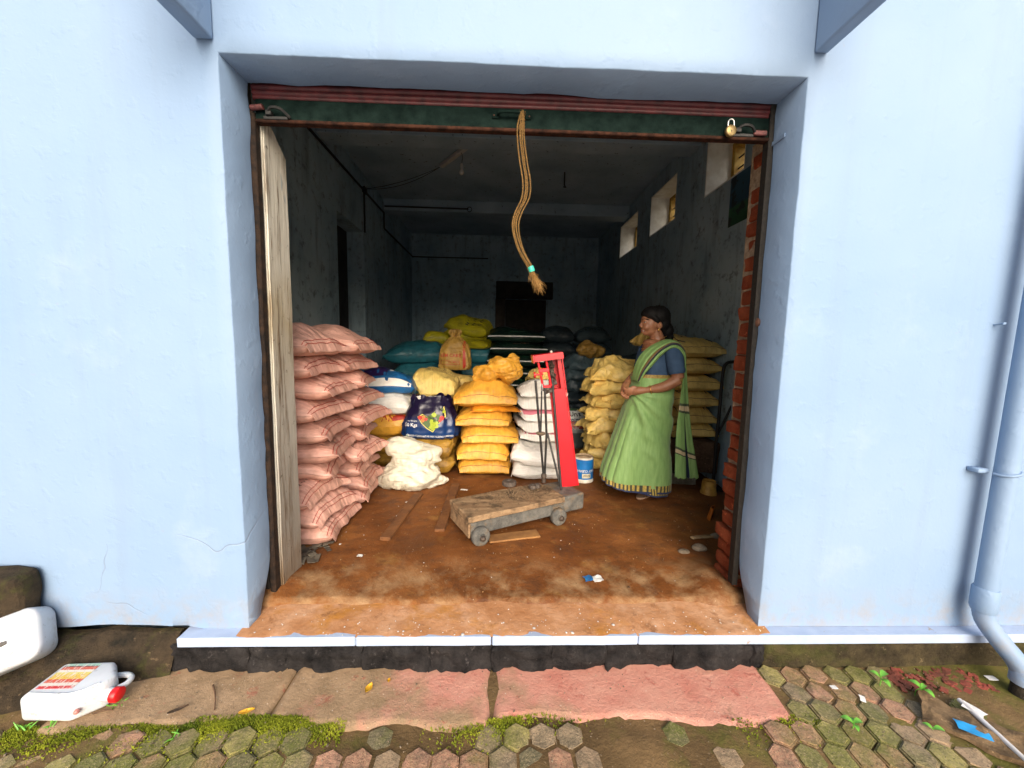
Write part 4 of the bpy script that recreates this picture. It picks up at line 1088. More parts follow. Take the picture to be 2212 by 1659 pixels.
# ------------------------------------------------------------------ standing and crumpled bags
def standing(label, c, prof, mat, seed, wr=.006, ex=2.7, n=72, rows=46, yaw=0.0, name='sack', ragged=0.0, cat='sack', group=None):
    """prof rows: (height, half width, half depth). Returns object and a surface function (s along front from centre, height)."""
    P = spline(prof, rows); th = np.linspace(0, 2 * math.pi, n, endpoint=False); V = np.zeros((rows, n, 3)); uv = np.zeros((rows, n, 2))
    for i in range(rows):
        h, a, b = P[i]; ct, st = np.cos(th), np.sin(th)
        x = a * np.sign(ct) * np.abs(ct) ** (2 / ex); y = b * np.sign(st) * np.abs(st) ** (2 / ex)
        q = np.stack([np.cos(th) * 2.2, np.sin(th) * 2.2, np.full(n, h * 7 + seed)], -1)
        r = wr * (ridge(q * 1.6, seed, 3) - .3) + wr * 1.2 * fbm(np.stack([np.cos(th) * 5, np.sin(th) * 5, np.full(n, h * 2.5 + seed)], -1), seed + 3)
        k = 1 + r / max(min(a, b), .03)
        z = np.full(n, h)
        if ragged and i > rows - 6: z = z + ragged * (i - rows + 6) / 5 * vn(np.stack([np.cos(th) * 3.5, np.sin(th) * 3.5, np.full(n, seed)], -1), seed + 9)
        X, Y = x * k, y * k
        V[i] = np.stack([c[0] + X * math.cos(yaw) - Y * math.sin(yaw), c[1] + X * math.sin(yaw) + Y * math.cos(yaw), c[2] + z], -1)
        uv[i] = np.stack([th / 6.28 * 1.2, np.full(n, h)], -1)
    F = gridfaces(rows, n, True); F.append(tuple(range(n - 1, -1, -1)))
    if not ragged: F.append(tuple((rows - 1) * n + j for j in range(n)))
    o = put(name, V.reshape(-1, 3), F, mat, None, True, uv.reshape(-1, 2)); tag(o, label, cat, group)
    hs = P[:, 0]
    def sf(s, h, off=.003):
        i = int(np.clip(np.searchsorted(hs, h) - 1, 0, rows - 2)); fr = np.clip((h - hs[i]) / max(hs[i + 1] - hs[i], 1e-6), 0, 1)
        row = V[i] * (1 - fr) + V[i + 1] * fr; rel = (row[:, 0] - c[0]) * math.cos(yaw) + (row[:, 1] - c[1]) * math.sin(yaw)
        idx = np.arange(n // 2, n); xr = rel[idx]; oo = np.argsort(xr); xr = xr[oo]; pts = row[idx][oo]
        p = np.array([np.interp(s, xr, pts[:, d]) for d in range(3)])
        return p + np.array([math.sin(yaw), -math.cos(yaw), 0]) * off
    return o, sf

def vertex_normals(V, F):
    me = bpy.data.meshes.new('n'); me.from_pydata([tuple(v) for v in V], [], F); me.update()
    N = np.empty(len(V) * 3); me.vertices.foreach_get('normal', N); bpy.data.meshes.remove(me); return N.reshape(-1, 3)

def blob(label, parts, voxel, mat, seed, amp, freq, name='sack', cat='sack', zmin=None, group=None, sm=6):
    V, F = remesh(join(*parts), voxel, sm); N = vertex_normals(V, F)
    d = amp * 3.2 * creases(V, seed, freq * .40, 7) + amp * .9 * creases(V, seed + 50, freq * 1.5, 5)
    V = V + N * d[:, None]
    if zmin is not None: V[:, 2] = np.maximum(V[:, 2], zmin)
    o = put(name, V, F, mat, None, True, uv=V[:, [0, 2]]); tag(o, label, cat, group); return o

def loose_bags():
    # navy bag with fruit print, standing on the dirty yellow sacks
    z0 = .335
    t = NT('navy_fruit_bag'); co = t.coord('World'); z = t.sep(co)[2]
    f = t.math('ADD', z, t.math('MULTIPLY', t.noise(co, 6, 3), .08))
    c = t.ramp(f, [(z0 + .02, (.008, .012, .035)), (z0 + .07, (.006, .035, .13)), (z0 + .20, (.005, .020, .085)), (z0 + .25, (.008, .005, .025)), (1, (.008, .005, .025))])
    navy = t.done(c, .3, t.bump(t.noise(co, 18, 5), .4, .008), spec=.5)
    cx, cy = -.640, 2.02
    o, sf = standing('navy printed bag with a fruit picture and white lettering', (cx, cy, z0), [(0, .235, .17), (.02, .258, .195), (.10, .262, .20), (.20, .235, .18), (.29, .195, .14), (.345, .178, .11), (.385, .168, .085)], navy, 600, .008, ragged=.030)
    def pr(txt, s, h, size, m, bold=0.0, rot=0.0, sq=1.0):
        V2, F = text2d(txt, 'CENTER', bold); ca, sa = math.cos(rot), math.sin(rot)
        P = [sf(s + (a * ca - b * sa) * size * sq, h + (a * sa + b * ca) * size, .006) for a, b in V2]
        put('print', np.array(P), F, m, o, False)
    pr('50 Kgs', -.155, .135, .042, K['white'], .015); pr('Net Weight', -.15, .172, .020, K['white'])
    pr('GREENSTAR FERTILIZERS LIMITED', .06, .034, .022, K['white'], .01); pr('GREENSTAR', -.125, .040, .022, K['white'])
    def patch(s, h, a, b, m, nm='fruit_print', off=.007, rot=0.0):
        P = [sf(s, h, off)] + [sf(s + a * math.cos(q) * math.cos(rot) - b * math.sin(q) * math.sin(rot), h + a * math.cos(q) * math.sin(rot) + b * math.sin(q) * math.cos(rot), off) for q in np.linspace(0, 2 * math.pi, 15)[:-1]]
        put(nm, np.array(P), [(0, i, i % 14 + 1) for i in range(1, 15)], m, o, False)
    yl = flat('yellow_border', (.62, .52, .10)); lg = flat('lime_print', (.34, .42, .03)); dg = flat('leaf_print', (.05, .10, .015)); rd = flat('tomato_print', (.45, .02, .012)); og = flat('apricot_print', (.60, .17, .04))
    hv = [(-.10, .21), (-.055, .235), (.0, .205), (.05, .255), (.135, .30), (.155, .21), (.115, .175), (.045, .075), (-.01, .105), (-.06, .15)]
    P = [sf(s, h, .0055) for s, h in hv]; put('fruit_panel', np.array(P), [tuple(range(len(hv)))[::-1]], yl, o, False)
    hv2 = [((s - .03) * .93 + .03, (h - .17) * .91 + .17) for s, h in hv]
    P = [sf(s, h, .0062) for s, h in hv2]; put('fruit_panel', np.array(P), [tuple(range(len(hv2)))[::-1]], dg, o, False)
    for s, h, r, m in ((-.075, .203, .020, rd), (-.045, .205, .018, og), (-.05, .178, .017, og), (-.02, .188, .016, rd), (.02, .21, .022, dg), (.05, .228, .022, lg), (.085, .215, .02, dg), (.12, .20, .022, rd), (.105, .178, .014, rd),
                       (.01, .15, .020, lg), (.04, .145, .024, lg), (.07, .155, .022, lg), (.045, .115, .024, lg), (.02, .125, .018, lg), (.08, .13, .016, lg), (.03, .175, .016, lg), (.06, .18, .016, dg), (.135, .255, .014, lg)):
        patch(s, h, r, r * .95, m)
    P = [sf(s, h, .005) for s, h in ((-.215, .090), (-.205, .090), (-.185, .200), (-.195, .200))]; put('print_rule', np.array(P), [(3, 2, 1, 0)], K['grey'], o, False)
    patch(-.185, .040, .014, .014, K['white'], 'logo'); patch(-.185, .040, .010, .010, flat('logo_green', (.03, .16, .05)), 'logo', .0075); patch(-.182, .041, .005, .005, K['white'], 'logo', .008)
    blob('torn white inner liner bunched at the mouth of the navy bag', [ball((cx - .09, cy - .05, z0 + .365), (.055, .05, .03), 2), ball((cx + .02, cy - .02, z0 + .360), (.07, .05, .022), 2)], .008, S_['white'], 5, .016, 18, 'bag_liner', 'liner')
    # tied sack
    t = .905
    o, sf = standing('upright tied yellow sack with dark CAKE lettering', (-.53, 2.93, t), [(0, .155, .12), (.03, .178, .14), (.14, .180, .145), (.25, .155, .12), (.33, .10, .08), (.375, .045, .04), (.395, .038, .034), (.42, .055, .045), (.455, .05, .035), (.47, .02, .015)], S_['ochre'], 610, .009)
    def pr(txt, s, h, size, m, bold=0.0, rot=0.0, sq=1.0):
        V2, F = text2d(txt, 'CENTER', bold); ca, sa = math.cos(rot), math.sin(rot)
        P = [sf(s + (a * ca - b * sa) * size * sq, h + (a * sa + b * ca) * size, .005) for a, b in V2]
        put('print', np.array(P), F, m, o, False)
    pr('NEEM CAKE', -.055, .165, .052, K['rprint'], .02); pr('C', .117, .135, .030, K['orange']); pr('A', .118, .108, .030, K['orange']); pr('K', .119, .081, .030, K['orange']); pr('E', .120, .054, .030, K['orange'])
    P = []; 
    bx = np.array([(-.15, .065), (.07, .065), (.07, .105), (-.15, .105), (-.15, .065)])
    pl = np.vstack([bx[i] * (1 - k / 8) + bx[i + 1] * k / 8 for i in range(4) for k in range(8)] + [bx[-1]])
    put('print_box', *tube([sf(a, b, .004) for a, b in pl], .002, 4), K['rprint'], o)
    pr('OIL MILLS', .0, .088, .028, K['rprint'], .01)
    P = [sf(s, h, .004) for h in np.linspace(.02, .33, 14) for s in ((.105 - .02 * h, .14 - .05 * h))]; put('print_stripe', np.array(P), gridfaces(14, 2), K['rprint'], o)
    put('tie', *tube([(-.53 + .042 * math.cos(a), 2.93 + .038 * math.sin(a), t + .388) for a in np.linspace(0, 6.3, 20)], .005, 5), K['brown'], o)
    # white and red printed bag behind the scale
    z = NT('npk_bag'); co = z.coord('World'); hz = z.sep(co)[2]
    c = z.ramp(hz, [(0, (.09, .11, .11)), (.19, (.30, .33, .33)), (.235, (.38, .08, .045)), (.33, (.62, .64, .62)), (.44, (.05, .10, .06))], 'CONSTANT')
    o, sf = standing('white standing bag with red band and fertiliser lettering behind the scale', (.86, 2.93, 0), [(0, .13, .10), (.02, .165, .12), (.2, .175, .13), (.34, .155, .11), (.43, .10, .06), (.46, .06, .03)], z.done(c, .4, z.bump(z.noise(co, 20, 5), .4, .008)), 620, .007)
    def pr(txt, s, h, size, m, bold=0.0):
        V2, F = text2d(txt, 'CENTER', bold); put('print', np.array([sf(s + a * size, h + b * size, .006) for a, b in V2]), F, m, o, False)
    pr('Urva', .03, .405, .07, K['black'], .02); pr('yojna', .02, .345, .07, K['navy'], .02); pr('\u0928 \u092a\u0940 \u0915\u0947', .03, .285, .05, K['white'], .01); pr('NPK', .035, .245, .045, K['white'], .015)
    # crumpled empty white sack on the floor
    c0 = np.array([-.735, 1.56, 0])
    blob('crumpled empty white sack slumped on the floor before the heap', [ball(c0 + (0, .02, .10), (.235, .19, .135), 3), ball(c0 + (.02, .02, .22), (.18, .15, .12), 3), ball(c0 + (-.06, .05, .32), (.16, .13, .085), 3), ball(c0 + (.10, .03, .28), (.15, .12, .07), 3),
          tube([c0 + (-.15, .0, .06), c0 + (-.25, .03, .055), c0 + (-.305, .05, .06)], [.09, .045, .012], 10), tube([c0 + (.14, .0, .05), c0 + (.25, .03, .05), c0 + (.305, .06, .045)], [.085, .04, .012], 10),
          tube([c0 + (.12, -.02, .28), c0 + (.21, 0, .25), c0 + (.26, .02, .22)], [.06, .04, .015], 10)], .0075, S_['grubby'], 21, .022, 8.5, zmin=.003)
    # empty yellow bag thrown on the yellow stack
    zt = hsample(np.array([-.03]), np.array([1.98]))[0]; c0 = np.array([-.02, 2.02, zt - .02])
    yb = blob('empty crumpled yellow sack thrown on top of the middle yellow stack', [ball(c0 + (-.10, 0, .07), (.13, .13, .085), 3), ball(c0 + (.04, 0, .13), (.15, .13, .11), 3), ball(c0 + (.12, .02, .10), (.12, .12, .12), 3), ball(c0 + (.13, .03, .20), (.07, .06, .05), 2),
          tube([c0 + (-.12, -.02, .05), c0 + (-.21, -.03, .025), c0 + (-.24, -.03, .02)], [.07, .04, .02], 10)], .0075, S_['yellow'], 41, .026, 9.0)
    # small yellow bundle on the slate sacks
    zt = hsample(np.array([1.10]), np.array([3.15]))[0]; c0 = np.array([1.12, 3.17, zt])
    blob('small knotted yellow bundle on the slate sacks left of the woman', [ball(c0 + (-.03, 0, .08), (.15, .12, .09), 3), ball(c0 + (-.06, 0, .15), (.06, .06, .06), 2), ball(c0 + (.10, 0, .07), (.09, .09, .07), 2)], .011, S_['ochre'], 61, .020, 11)
loose_bags()

# ------------------------------------------------------------------ the platform scale
def scale():
    t = NT('scale_red_enamel'); co = t.coord('Object'); c = t.ramp(t.noise(co, 9, 5), [(.3, (.46, .005, .012)), (.7, (.62, .008, .018))]); c = t.mix(t.ramp(t.noise(co, 38, 6, .75), [(.665, 0.0), (.70, .9)]), c, (.06, .03, .025)); red = t.done(c, .33, t.bump(t.noise(co, 30, 5), .2, .002), spec=.45)
    t = NT('scale_board'); co = t.coord('Object'); st = t.noise(t.coord('Object', (4, 18, 18)), 1.2, 6, .7)
    c = t.ramp(st, [(.3, (.15, .085, .045)), (.7, (.36, .245, .14))]); c = t.mix(t.ramp(t.noise(co, 9, 6, .7), [(.48, 0.0), (.62, .85)]), c, (.065, .045, .028))
    board = t.done(c, .85, t.bump(t.noise(co, 30, 6, .7), .8, .01), spec=.2)
    t = NT('scale_iron'); co = t.coord('Object'); c = t.ramp(t.noise(co, 12, 7, .7), [(.32, (.055, .055, .052)), (.68, (.17, .16, .14))])
    c = t.mix(t.ramp(t.noise(co, 7, 6, .7), [(.52, 0.0), (.64, .8)]), c, (.17, .105, .05)); iron = t.done(c, .75, t.bump(t.noise(co, 40, 6, .7), .8, .008), spec=.3)
    blk = simple('scale_rod', (.035, .034, .033), (.015, .015, .015), 50, .5, .3, .002); grime = simple('greasy_iron', (.085, .06, .045), (.025, .018, .014), 45, .6, .8, .006)
    a = onZ(1037, 1177, 0); b = onZ(1205, 1133, 0); d = (b - a)[:2]; ang = math.atan2(d[1], d[0])
    root = empty('platform_scale', (a[0], a[1], 0), 'old platform scale with red post and wooden deck on wheels', 'scale')
    ex = np.array([math.cos(ang), math.sin(ang), 0]); ey = np.array([-math.sin(ang), math.cos(ang), 0])
    A = np.array([a[0], a[1], 0])
    Lw = lambda vf: (A + vf[0][:, [0]] * ex + vf[0][:, [1]] * ey + vf[0][:, [2]] * np.array([0, 0, 1.0]), vf[1])
    dl = np.linalg.norm(d)
    put('deck', *Lw(box(-.080, dl + .05, -.005, .305, .150, .188, .006, 2, 3, .006, 2, 9)), board, root, False)
    put('side_beam', *Lw(box(-.06, dl + .06, .012, .05, .062, .146, .006, 1, 2, .003)), iron, root, False)
    put('side_beam', *Lw(box(-.06, dl + .06, .255, .295, .062, .146, .006, 1, 2, .003)), iron, root, False)
    put('side_beam', *Lw(box(-.078, -.062, -.003, .303, .058, .148, .005, 1, 2, .004)), board, root, False)
    put('post_base', *Lw(box(dl + .055, dl + .24, .02, .30, .055, .175, .012, 2, 2, .006, 6)), iron, root, False)
    wp = [(.016, -.024), (.050, -.024), (.057, -.019), (.058, .0), (.057, .019), (.050, .024), (.022, .024), (.020, .034), (.002, .036)]
    for (lx, ly) in ((0, 0), (dl, 0), (0, .305), (dl, .305)):
        v, f = lathe(wp, 26); v, f = xf((v, f), (lx, ly - .002, .058), (math.pi / 2, 0, 0))
        w = put('wheel', *Lw((v + .0016 * vn(v * 60, 3)[:, None], f)), iron, root)
        put('hub', *Lw(xf(lathe([(.002, .052), (.014, .050), (.018, .040), (.018, .03)], 16), (lx, ly - .002, .058), (math.pi / 2, 0, 0))), grime, w)
    # red post: tilted towards the deck, hollow slot near the top
    s4 = lambda x, y: ((1700 + x / 1.9516) * .5486, (1350 + y / 1.9516) * .5486)
    base = onZ(*s4(1062, 1105), .176); Yp = base[1]; top = onY(*s4(940, 75), Yp)
    ax = top - base; H = np.linalg.norm(ax); ax /= H
    px_ = np.array([1.0, 0, 0]); px_ = px_ - ax * (px_ @ ax); px_ /= np.linalg.norm(px_); py_ = np.cross(ax, px_)
    B = base
    Lp = lambda vf: (B + vf[0][:, [0]] * px_ + vf[0][:, [1]] * py_ + vf[0][:, [2]] * ax, vf[1])
    if py_[1] < 0: py_ = -py_
    def taper(x0, x1, x2, x3, y0, y1, z0, z1):   # box whose width changes from (x0,x1) at z0 to (x2,x3) at z1
        V = np.array([(x0, y0, z0), (x1, y0, z0), (x1, y1, z0), (x0, y1, z0), (x2, y0, z1), (x3, y0, z1), (x3, y1, z1), (x2, y1, z1)])
        bm = bmesh.new(); vs = [bm.verts.new(v) for v in V]
        for f in ((3, 2, 1, 0), (4, 5, 6, 7), (0, 1, 5, 4), (1, 2, 6, 5), (2, 3, 7, 6), (3, 0, 4, 7)): bm.faces.new([vs[i] for i in f])
        bmesh.ops.bevel(bm, geom=list(bm.edges), offset=.003, segments=2, affect='EDGES'); return bmdata(bm)
    zs = H * .735
    put('post', *Lp(join(taper(-.062, .062, -.056, .050, 0, .10, 0, zs), taper(.022, .050, .016, .042, 0, .10, zs - .002, H - .02), taper(-.056, .050, -.040, .042, .088, .10, zs - .002, H - .02))), red, root, False)
    put('post_rim', *Lp(join(taper(-.068, -.060, -.062, -.054, -.010, .0, .0, zs), taper(.060, .067, .048, .055, -.010, .0, 0, H - .02))), red, root, False)
    put('head', *Lp(join(taper(-.150, .052, -.148, .05, -.09, .10, H - .045, H), taper(-.160, -.150, -.160, -.149, -.085, .095, H - .055, H + .003))), red, root, False)
    put('head_knob', *Lp(xf(ball((0, 0, 0), .011, 2), (-.02, 0, H + .008))), simple('pale_knob', (.5, .45, .4), None, 40, .5, 0), root)
    fz = H - .225
    for x in (-.125, -.068): put('frame_post', *Lp(tube([(x, -.055, H - .05), (x + .012, -.055, fz)], .008, 8)), red, root)
    put('frame_bar', *Lp(join(box(-.13, -.055, -.063, -.047, fz + .10, fz + .128, .003), box(-.125, -.055, -.063, -.047, fz - .012, fz + .008, .003))), red, root, False)
    put('adjusting_screw', *Lp(join(tube([(-.165, -.055, fz + .09), (-.10, -.055, fz + .09)], .007, 8), xf(lathe([(.002, -.006), (.020, -.006), (.022, 0), (.020, .006), (.002, .006)], 16), (-.160, -.055, fz + .09), (0, math.pi / 2, 0)))), red, root)
    put('mechanism', *Lp(join(*[xf(box(-.5, .5, -.5, .5, -.5, .5, .08, 1, 2, .12, k), (-.03 + .010 * math.sin(k * 3), .03 + .02 * math.cos(k), H - .07 - k * .030), (k, k * .7, k * .3), (.035, .03, .045)) for k in range(7)],
                              *[xf(box(-.5, .5, -.5, .5, -.5, .5, .08, 1, 2, .12, k + 9), (-.10 + .012 * k, -.05, fz - .02 - .012 * (k % 2)), (k, k, k), (.028, .03, .028)) for k in range(4)])), grime, root, False)
    # hanging rods meet at the counterweight and run down to the deck
    foot = Lp(tube([(0, 0, 0), (0, 0, .01)], .01))[0][0]
    deckpt = onZ(*s4(862, 1010), .25); pan = onY(*s4(838, 695), Yp - .06)
    top1 = onY(*s4(797, 290), Yp - .06); top2 = onY(*s4(868, 350), Yp - .06); top3 = onY(*s4(925, 270), Yp - .03); top0 = onY(*s4(845, 370), Yp - .06)
    foot3 = onZ(*s4(995, 1130), .19)
    put('rod', *tube([top1, pan + (-.006, 0, 0), deckpt + (-.004, 0, 0)], .0085, 8), blk, root)
    put('rod', *tube([top2, onY(*s4(882, 700), Yp - .06), deckpt + (.006, 0, 0)], .0085, 8), blk, root)
    put('rod', *tube([top0, pan], .006, 8), blk, root)
    put('rod', *tube([top3, foot3], .009, 8), blk, root)
    put('rod', *tube([onY(*s4(890, 695), Yp - .06), onZ(*s4(985, 1090), .19)], .0075, 8), simple('rod_grey', (.09, .09, .085), (.05, .05, .05), 40, .5, .2, .002), root)
    put('hanger', *tube([top0 + (0, 0, .05), top0 + (.004, 0, .02), top0], [.006, .011, .006], 8), simple('steel_link', (.35, .35, .35), None, 40, .4, 0, 0, .8), root)
    put('counterweight_pan', *lathe([(.002, -.016), (.016, -.014), (.032, -.006), (.036, .002), (.030, .007), (.008, .010), (.002, .010)], 20, tuple(pan)), simple('pan_brass', (.20, .15, .10), (.10, .07, .05), 40, .55, .4, .003), root)
    put('deck_knob', *join(ball(deckpt + (0, 0, -.012), (.022, .02, .028), 2), tube([deckpt + (0, 0, -.03), (deckpt[0], deckpt[1], .188)], .018, 8)), grime, root)
    # loose weights on the deck
    for k, (lab, q, r, h) in enumerate((('round iron weight lying on the scale deck', (595, 1085), .052, .032), ('small iron weight on the deck near the red post', (775, 1110), .030, .026), ('smallest iron weight on the deck, right of its neighbour', (812, 1105), .022, .030))):
        c = onZ(*s4(*q), .20)
        v, f = lathe([(.004, 0), (r * .92, 0), (r, h * .15), (r, h * .85), (r * .9, h), (r * .35, h), (r * .3, h * .8), (.004, h * .8)], 6 if k else 20, (c[0], c[1], .192))
        o = put('iron_weight', v, f, simple('weight_iron_%s' % ('a', 'b', 'c')[k], (.10, .075, .06), (.045, .035, .03), 50, .7, .5, .004), None, False); tag(o, lab, 'weight', 'iron weights on the scale')
    # grain and dirt crumbs on the deck
    rng = np.random.RandomState(4); cr = []
    for k in range(260):
        lx, ly = rng.normal(dl * .62, .11), abs(rng.normal(.2, .08)); s = rng.uniform(.003, .011)
        if not (-.1 < lx < dl + .04 and .01 < ly < .29): continue
        cr.append(xf(box(-.5, .5, -.5, .5, -.5, .5), (lx, ly, .1915), tuple(rng.uniform(0, 3, 3)), (s, s * .8, s * .5)))
    o = put('debris', *Lw(join(*cr)), simple('deck_crumbs', (.20, .13, .07), (.08, .05, .03), 60, .9, 0), None, False); tag(o, 'crumbs of dirt and grain scattered on the scale deck', 'dirt', kind='stuff')
scale()
# ------------------------------------------------------------------ small things inside
def small_inside():
    # upturned paint bucket
    c = onZ(1259, 1037, 0); r = .088; H = .225
    white = simple('bucket_plastic', (.66, .63, .55), (.5, .46, .38), 18, .45, .2, .002); tan = simple('bucket_bottom', (.42, .31, .20), (.30, .21, .13), 20, .6, .3, .003)
    blue = simple('bucket_label_blue', (.012, .16, .46), (.010, .12, .36), 14, .4, .1, .001)
    b = put('paint_bucket', *lathe([(.002, .0), (r * 1.03, .0), (r * 1.05, .006), (r * 1.05, .018), (r, .022), (r * .985, H - .012), (r * .96, H - .002)], 40, (c[0], c[1], .002), False), white); tag(b, 'upturned white bucket with blue label beside the red scale', 'bucket')
    put('bucket_base', *lathe([(r * .965, H - .003), (r * .93, H + .001), (r * .78, H), (r * .74, H - .008), (r * .42, H - .008), (r * .38, H - .002), (.002, H - .001)], 40, (c[0], c[1], .002), False), tan, b)
    rr = lambda z: r * (1 - .015 * (z - .022) / (H - .034)) + .0012
    V = [(c[0] + rr(z) * math.cos(a), c[1] + rr(z) * math.sin(a), z + .002) for z in (.032, H - .018) for a in np.linspace(math.pi * 1.0, math.pi * 1.93, 30)]
    put('label', V, gridfaces(2, 30), blue, b)
    def onb(s, z, off): a = math.pi * 1.5 + s / r; q = rr(z) + off; return (c[0] + q * math.cos(a), c[1] + q * math.sin(a), z + .002)
    V2, F = text2d('EASY CLEAN', 'CENTER', .02); put('print', [onb(-a * .030 + .012, .108 - bb * .030, .001) for a, bb in V2], F, K['white'], b, False)
    P = [onb(s, z, .001) for z in (.045, .085) for s in np.linspace(-.028, .050, 12)]; put('print_panel', P, gridfaces(2, 12), flat('cream_panel', (.62, .58, .42)), b)
    V2, F = text2d('Berger', 'CENTER', .01); put('print', [onb(-a * .024 + .012, .066 - bb * .024, .002) for a, bb in V2], F, K['black'], b, False)
    # yellow beaker-shaped pot
    c = onZ(1530, 1066, 0); yl = simple('waxy_yellow_plastic', (.58, .33, .06), (.36, .17, .03), 22, .5, .5, .004)
    o = put('plastic_pot', *lathe([(.002, .0), (.064, .0), (.066, .012), (.060, .02), (.054, .095), (.052, .112), (.046, .114), (.044, .098), (.002, .092)], 26, (c[0], c[1], .0)), yl); tag(o, 'small upturned yellow plastic pot near the brick jamb', 'pot')
    # broken orange bowl piece
    c = onZ(1545, 1125, .0); th = np.linspace(-.7, .9, 14); V = []
    for rr_ in (0.0, .006):
        for k in range(8):
            for a in th: V.append((c[0] + .035 + (.085 - rr_) * math.cos(a + 2.4) * (1 - .25 * k / 7), c[1] + (.085 - rr_) * math.sin(a + 2.4) * (1 - .25 * k / 7), .004 + .085 * k / 7))
    F = gridfaces(8, 14) + gridfaces(8, 14, base=112, flip=True) + [(j, j + 1, 113 + j, 112 + j) for j in range(13)] + [(98 + j + 1, 98 + j, 210 + j, 211 + j) for j in range(13)]
    o = put('bowl_shard', V, F, simple('orange_plastic', (.52, .16, .018), (.34, .09, .012), 20, .4, .2, .002)); tag(o, 'broken piece of an orange plastic bowl at the brick jamb', 'shard')
    # rubble
    stm = m_stone('rubble_grey', (.34, .28, .21), (.17, .13, .09))
    for k, (lab, px, py, s) in enumerate((('pale grey lump of rubble on the floor by the brick jamb', 1510, 1185, (.045, .032, .022)), ('smaller pale lump of rubble left of the larger lump', 1475, 1192, (.030, .022, .012)), ('small stone on the floor at the foot of the brick jamb', 1545, 1160, (.05, .02, .018)))):
        c = onZ(px, py, .004); v, f = ball((0, 0, 0), s, 3); v = v * (1 + .35 * vn(v * 35 + k, k)[:, None]); o = put('rubble', v + (c[0], c[1], s[2] * .55 + .0), f, stm, None, False); tag(o, lab, 'stone', 'rubble by the jamb')
    # splintered plaster flake by the jamb
    c = onZ(1535, 1163, .0); o = put('wood_splinter', *xf(box(-.11, .10, -.014, .014, -.005, .006, .003, 1, 3, .006, 2, 18), (c[0] - .03, c[1], .012), (0, .03, .18)), simple('splinter_wood', (.36, .25, .13), (.20, .13, .07), 20, .9, .5, .004)); tag(o, 'pale splintered strip of wood by the brick jamb', 'wood scrap')
    # two battens let into the floor
    wd = simple('floor_batten', (.19, .075, .022), (.10, .04, .014), 14, .8, .6, .006)
    for lab, a, b in (('left of two brown battens on the floor, under the white sack', (832, 1165), (905, 1066)), ('right of two brown battens on the floor, beside the scale', (950, 1147), (985, 1046))):
        A = onZ(*a, .01); B = onZ(*b, .01); d = B - A; L = np.linalg.norm(d); o = put('floor_batten', *xf(box(0, L, -.034, .034, -.012, .014, .005, 1, 3, .004, 3), (A[0], A[1], .008), (0, 0, math.atan2(d[1], d[0]))), wd, None, False); tag(o, lab, 'batten', 'battens on the floor')
    # board piece under the scale
    c = onZ(1115, 1165, .0); o = put('board_scrap', *xf(box(-.16, .17, -.045, .05, 0, .012, .003, 1, 3, .004), (c[0] - .02, c[1] + .015, .004), (0, 0, .25)), simple('board_scrap_wood', (.30, .145, .045), (.20, .09, .03), 12, .8, .5, .004), None, False); tag(o, 'flat brown board scrap on the floor under the scale', 'board')
    # black handle frame of a hand truck
    X0 = 1.90; p = [onY(1548, 942, 1.56), onY(1553, 900, 1.56), onY(1561, 810, 1.56), onY(1568, 787, 1.56), onY(1580, 782, 1.56), onY(1594, 782, 1.56)]
    root = empty('hand_truck', (p[0][0], 1.56, 0), 'black tubular hand truck handle in front of the tan sacks', 'hand truck')
    pts = spline(p, 40); put('handle_tube', *tube(pts, .013, 10), M['conduit'], root)
    q0 = onY(1549, 940, 1.56); q1 = onY(1585, 868, 1.56); put('brace', *tube([q0, q1], .010, 8), M['conduit'], root)
    put('toe_plate', *box(p[0][0] - .03, 1.93, 1.50, 1.62, .0, .012, .002), M['conduit'], root, False)
    put('lower_tube', *tube([p[0], (p[0][0], 1.56, .01)], .013, 10), M['conduit'], root)
    # litter
    def leaf(nm, lab, cat, px, py, z, w, l, rot, mat, curl=.006, shape=1.0):
        c = onZ(px, py, z); V = []; n = 9
        for i in range(n):
            t = i / (n - 1); ww = w * math.sin(math.pi * min(1, .04 + t * .96)) ** shape + .0008
            for s in (-1, 0, 1): V.append(((t - .5) * l, s * ww, .002 + curl * (abs(s) * .8 + (2 * t - 1) ** 2 * .5)))
        V = np.array(V); V2 = V + (0, 0, .0012); F = gridfaces(n, 3, base=27) + gridfaces(n, 3, flip=True)
        F += [(i * 3, (i + 1) * 3, 27 + (i + 1) * 3, 27 + i * 3) for i in range(n - 1)] + [((i + 1) * 3 + 2, i * 3 + 2, 27 + i * 3 + 2, 27 + (i + 1) * 3 + 2) for i in range(n - 1)]
        v, f = xf((np.vstack([V, V2]), F), (c[0], c[1], z + .003), (0, 0, rot)); o = put(nm, v, f, mat); tag(o, lab, cat); return o
    yl = simple('yellow_leaf', (.62, .36, .02), (.50, .25, .015), 40, .5, .2, .001); gl = simple('green_leaf', (.20, .34, .05), (.13, .25, .035), 40, .45, .2, .001); bl = simple('brown_leaf', (.075, .04, .02), (.03, .02, .012), 40, .8, .3, .002)
    AZ = GZ + .006
    leaf('fallen_leaf', 'yellow fallen leaf on the red concrete strip', 'leaf', 797, 1490, AZ, .013, .045, 1.3, yl)
    leaf('fallen_leaf', 'tiny yellow leaf right of the larger one on the strip', 'leaf', 840, 1474, AZ, .006, .018, 1.5, yl)
    leaf('fallen_leaf', 'orange-yellow leaf on the moss left of the red strip', 'leaf', 533, 1541, AZ, .010, .052, .35, yl)
    leaf('fallen_leaf', 'dark curled dead leaf on the moss near the jerrycan', 'leaf', 385, 1537, AZ, .008, .062, .6, bl)
    leaf('fallen_leaf', 'small green leaf on the haunch by the ledge end', 'leaf', 350, 1378, -.09, .006, .022, .8, gl)
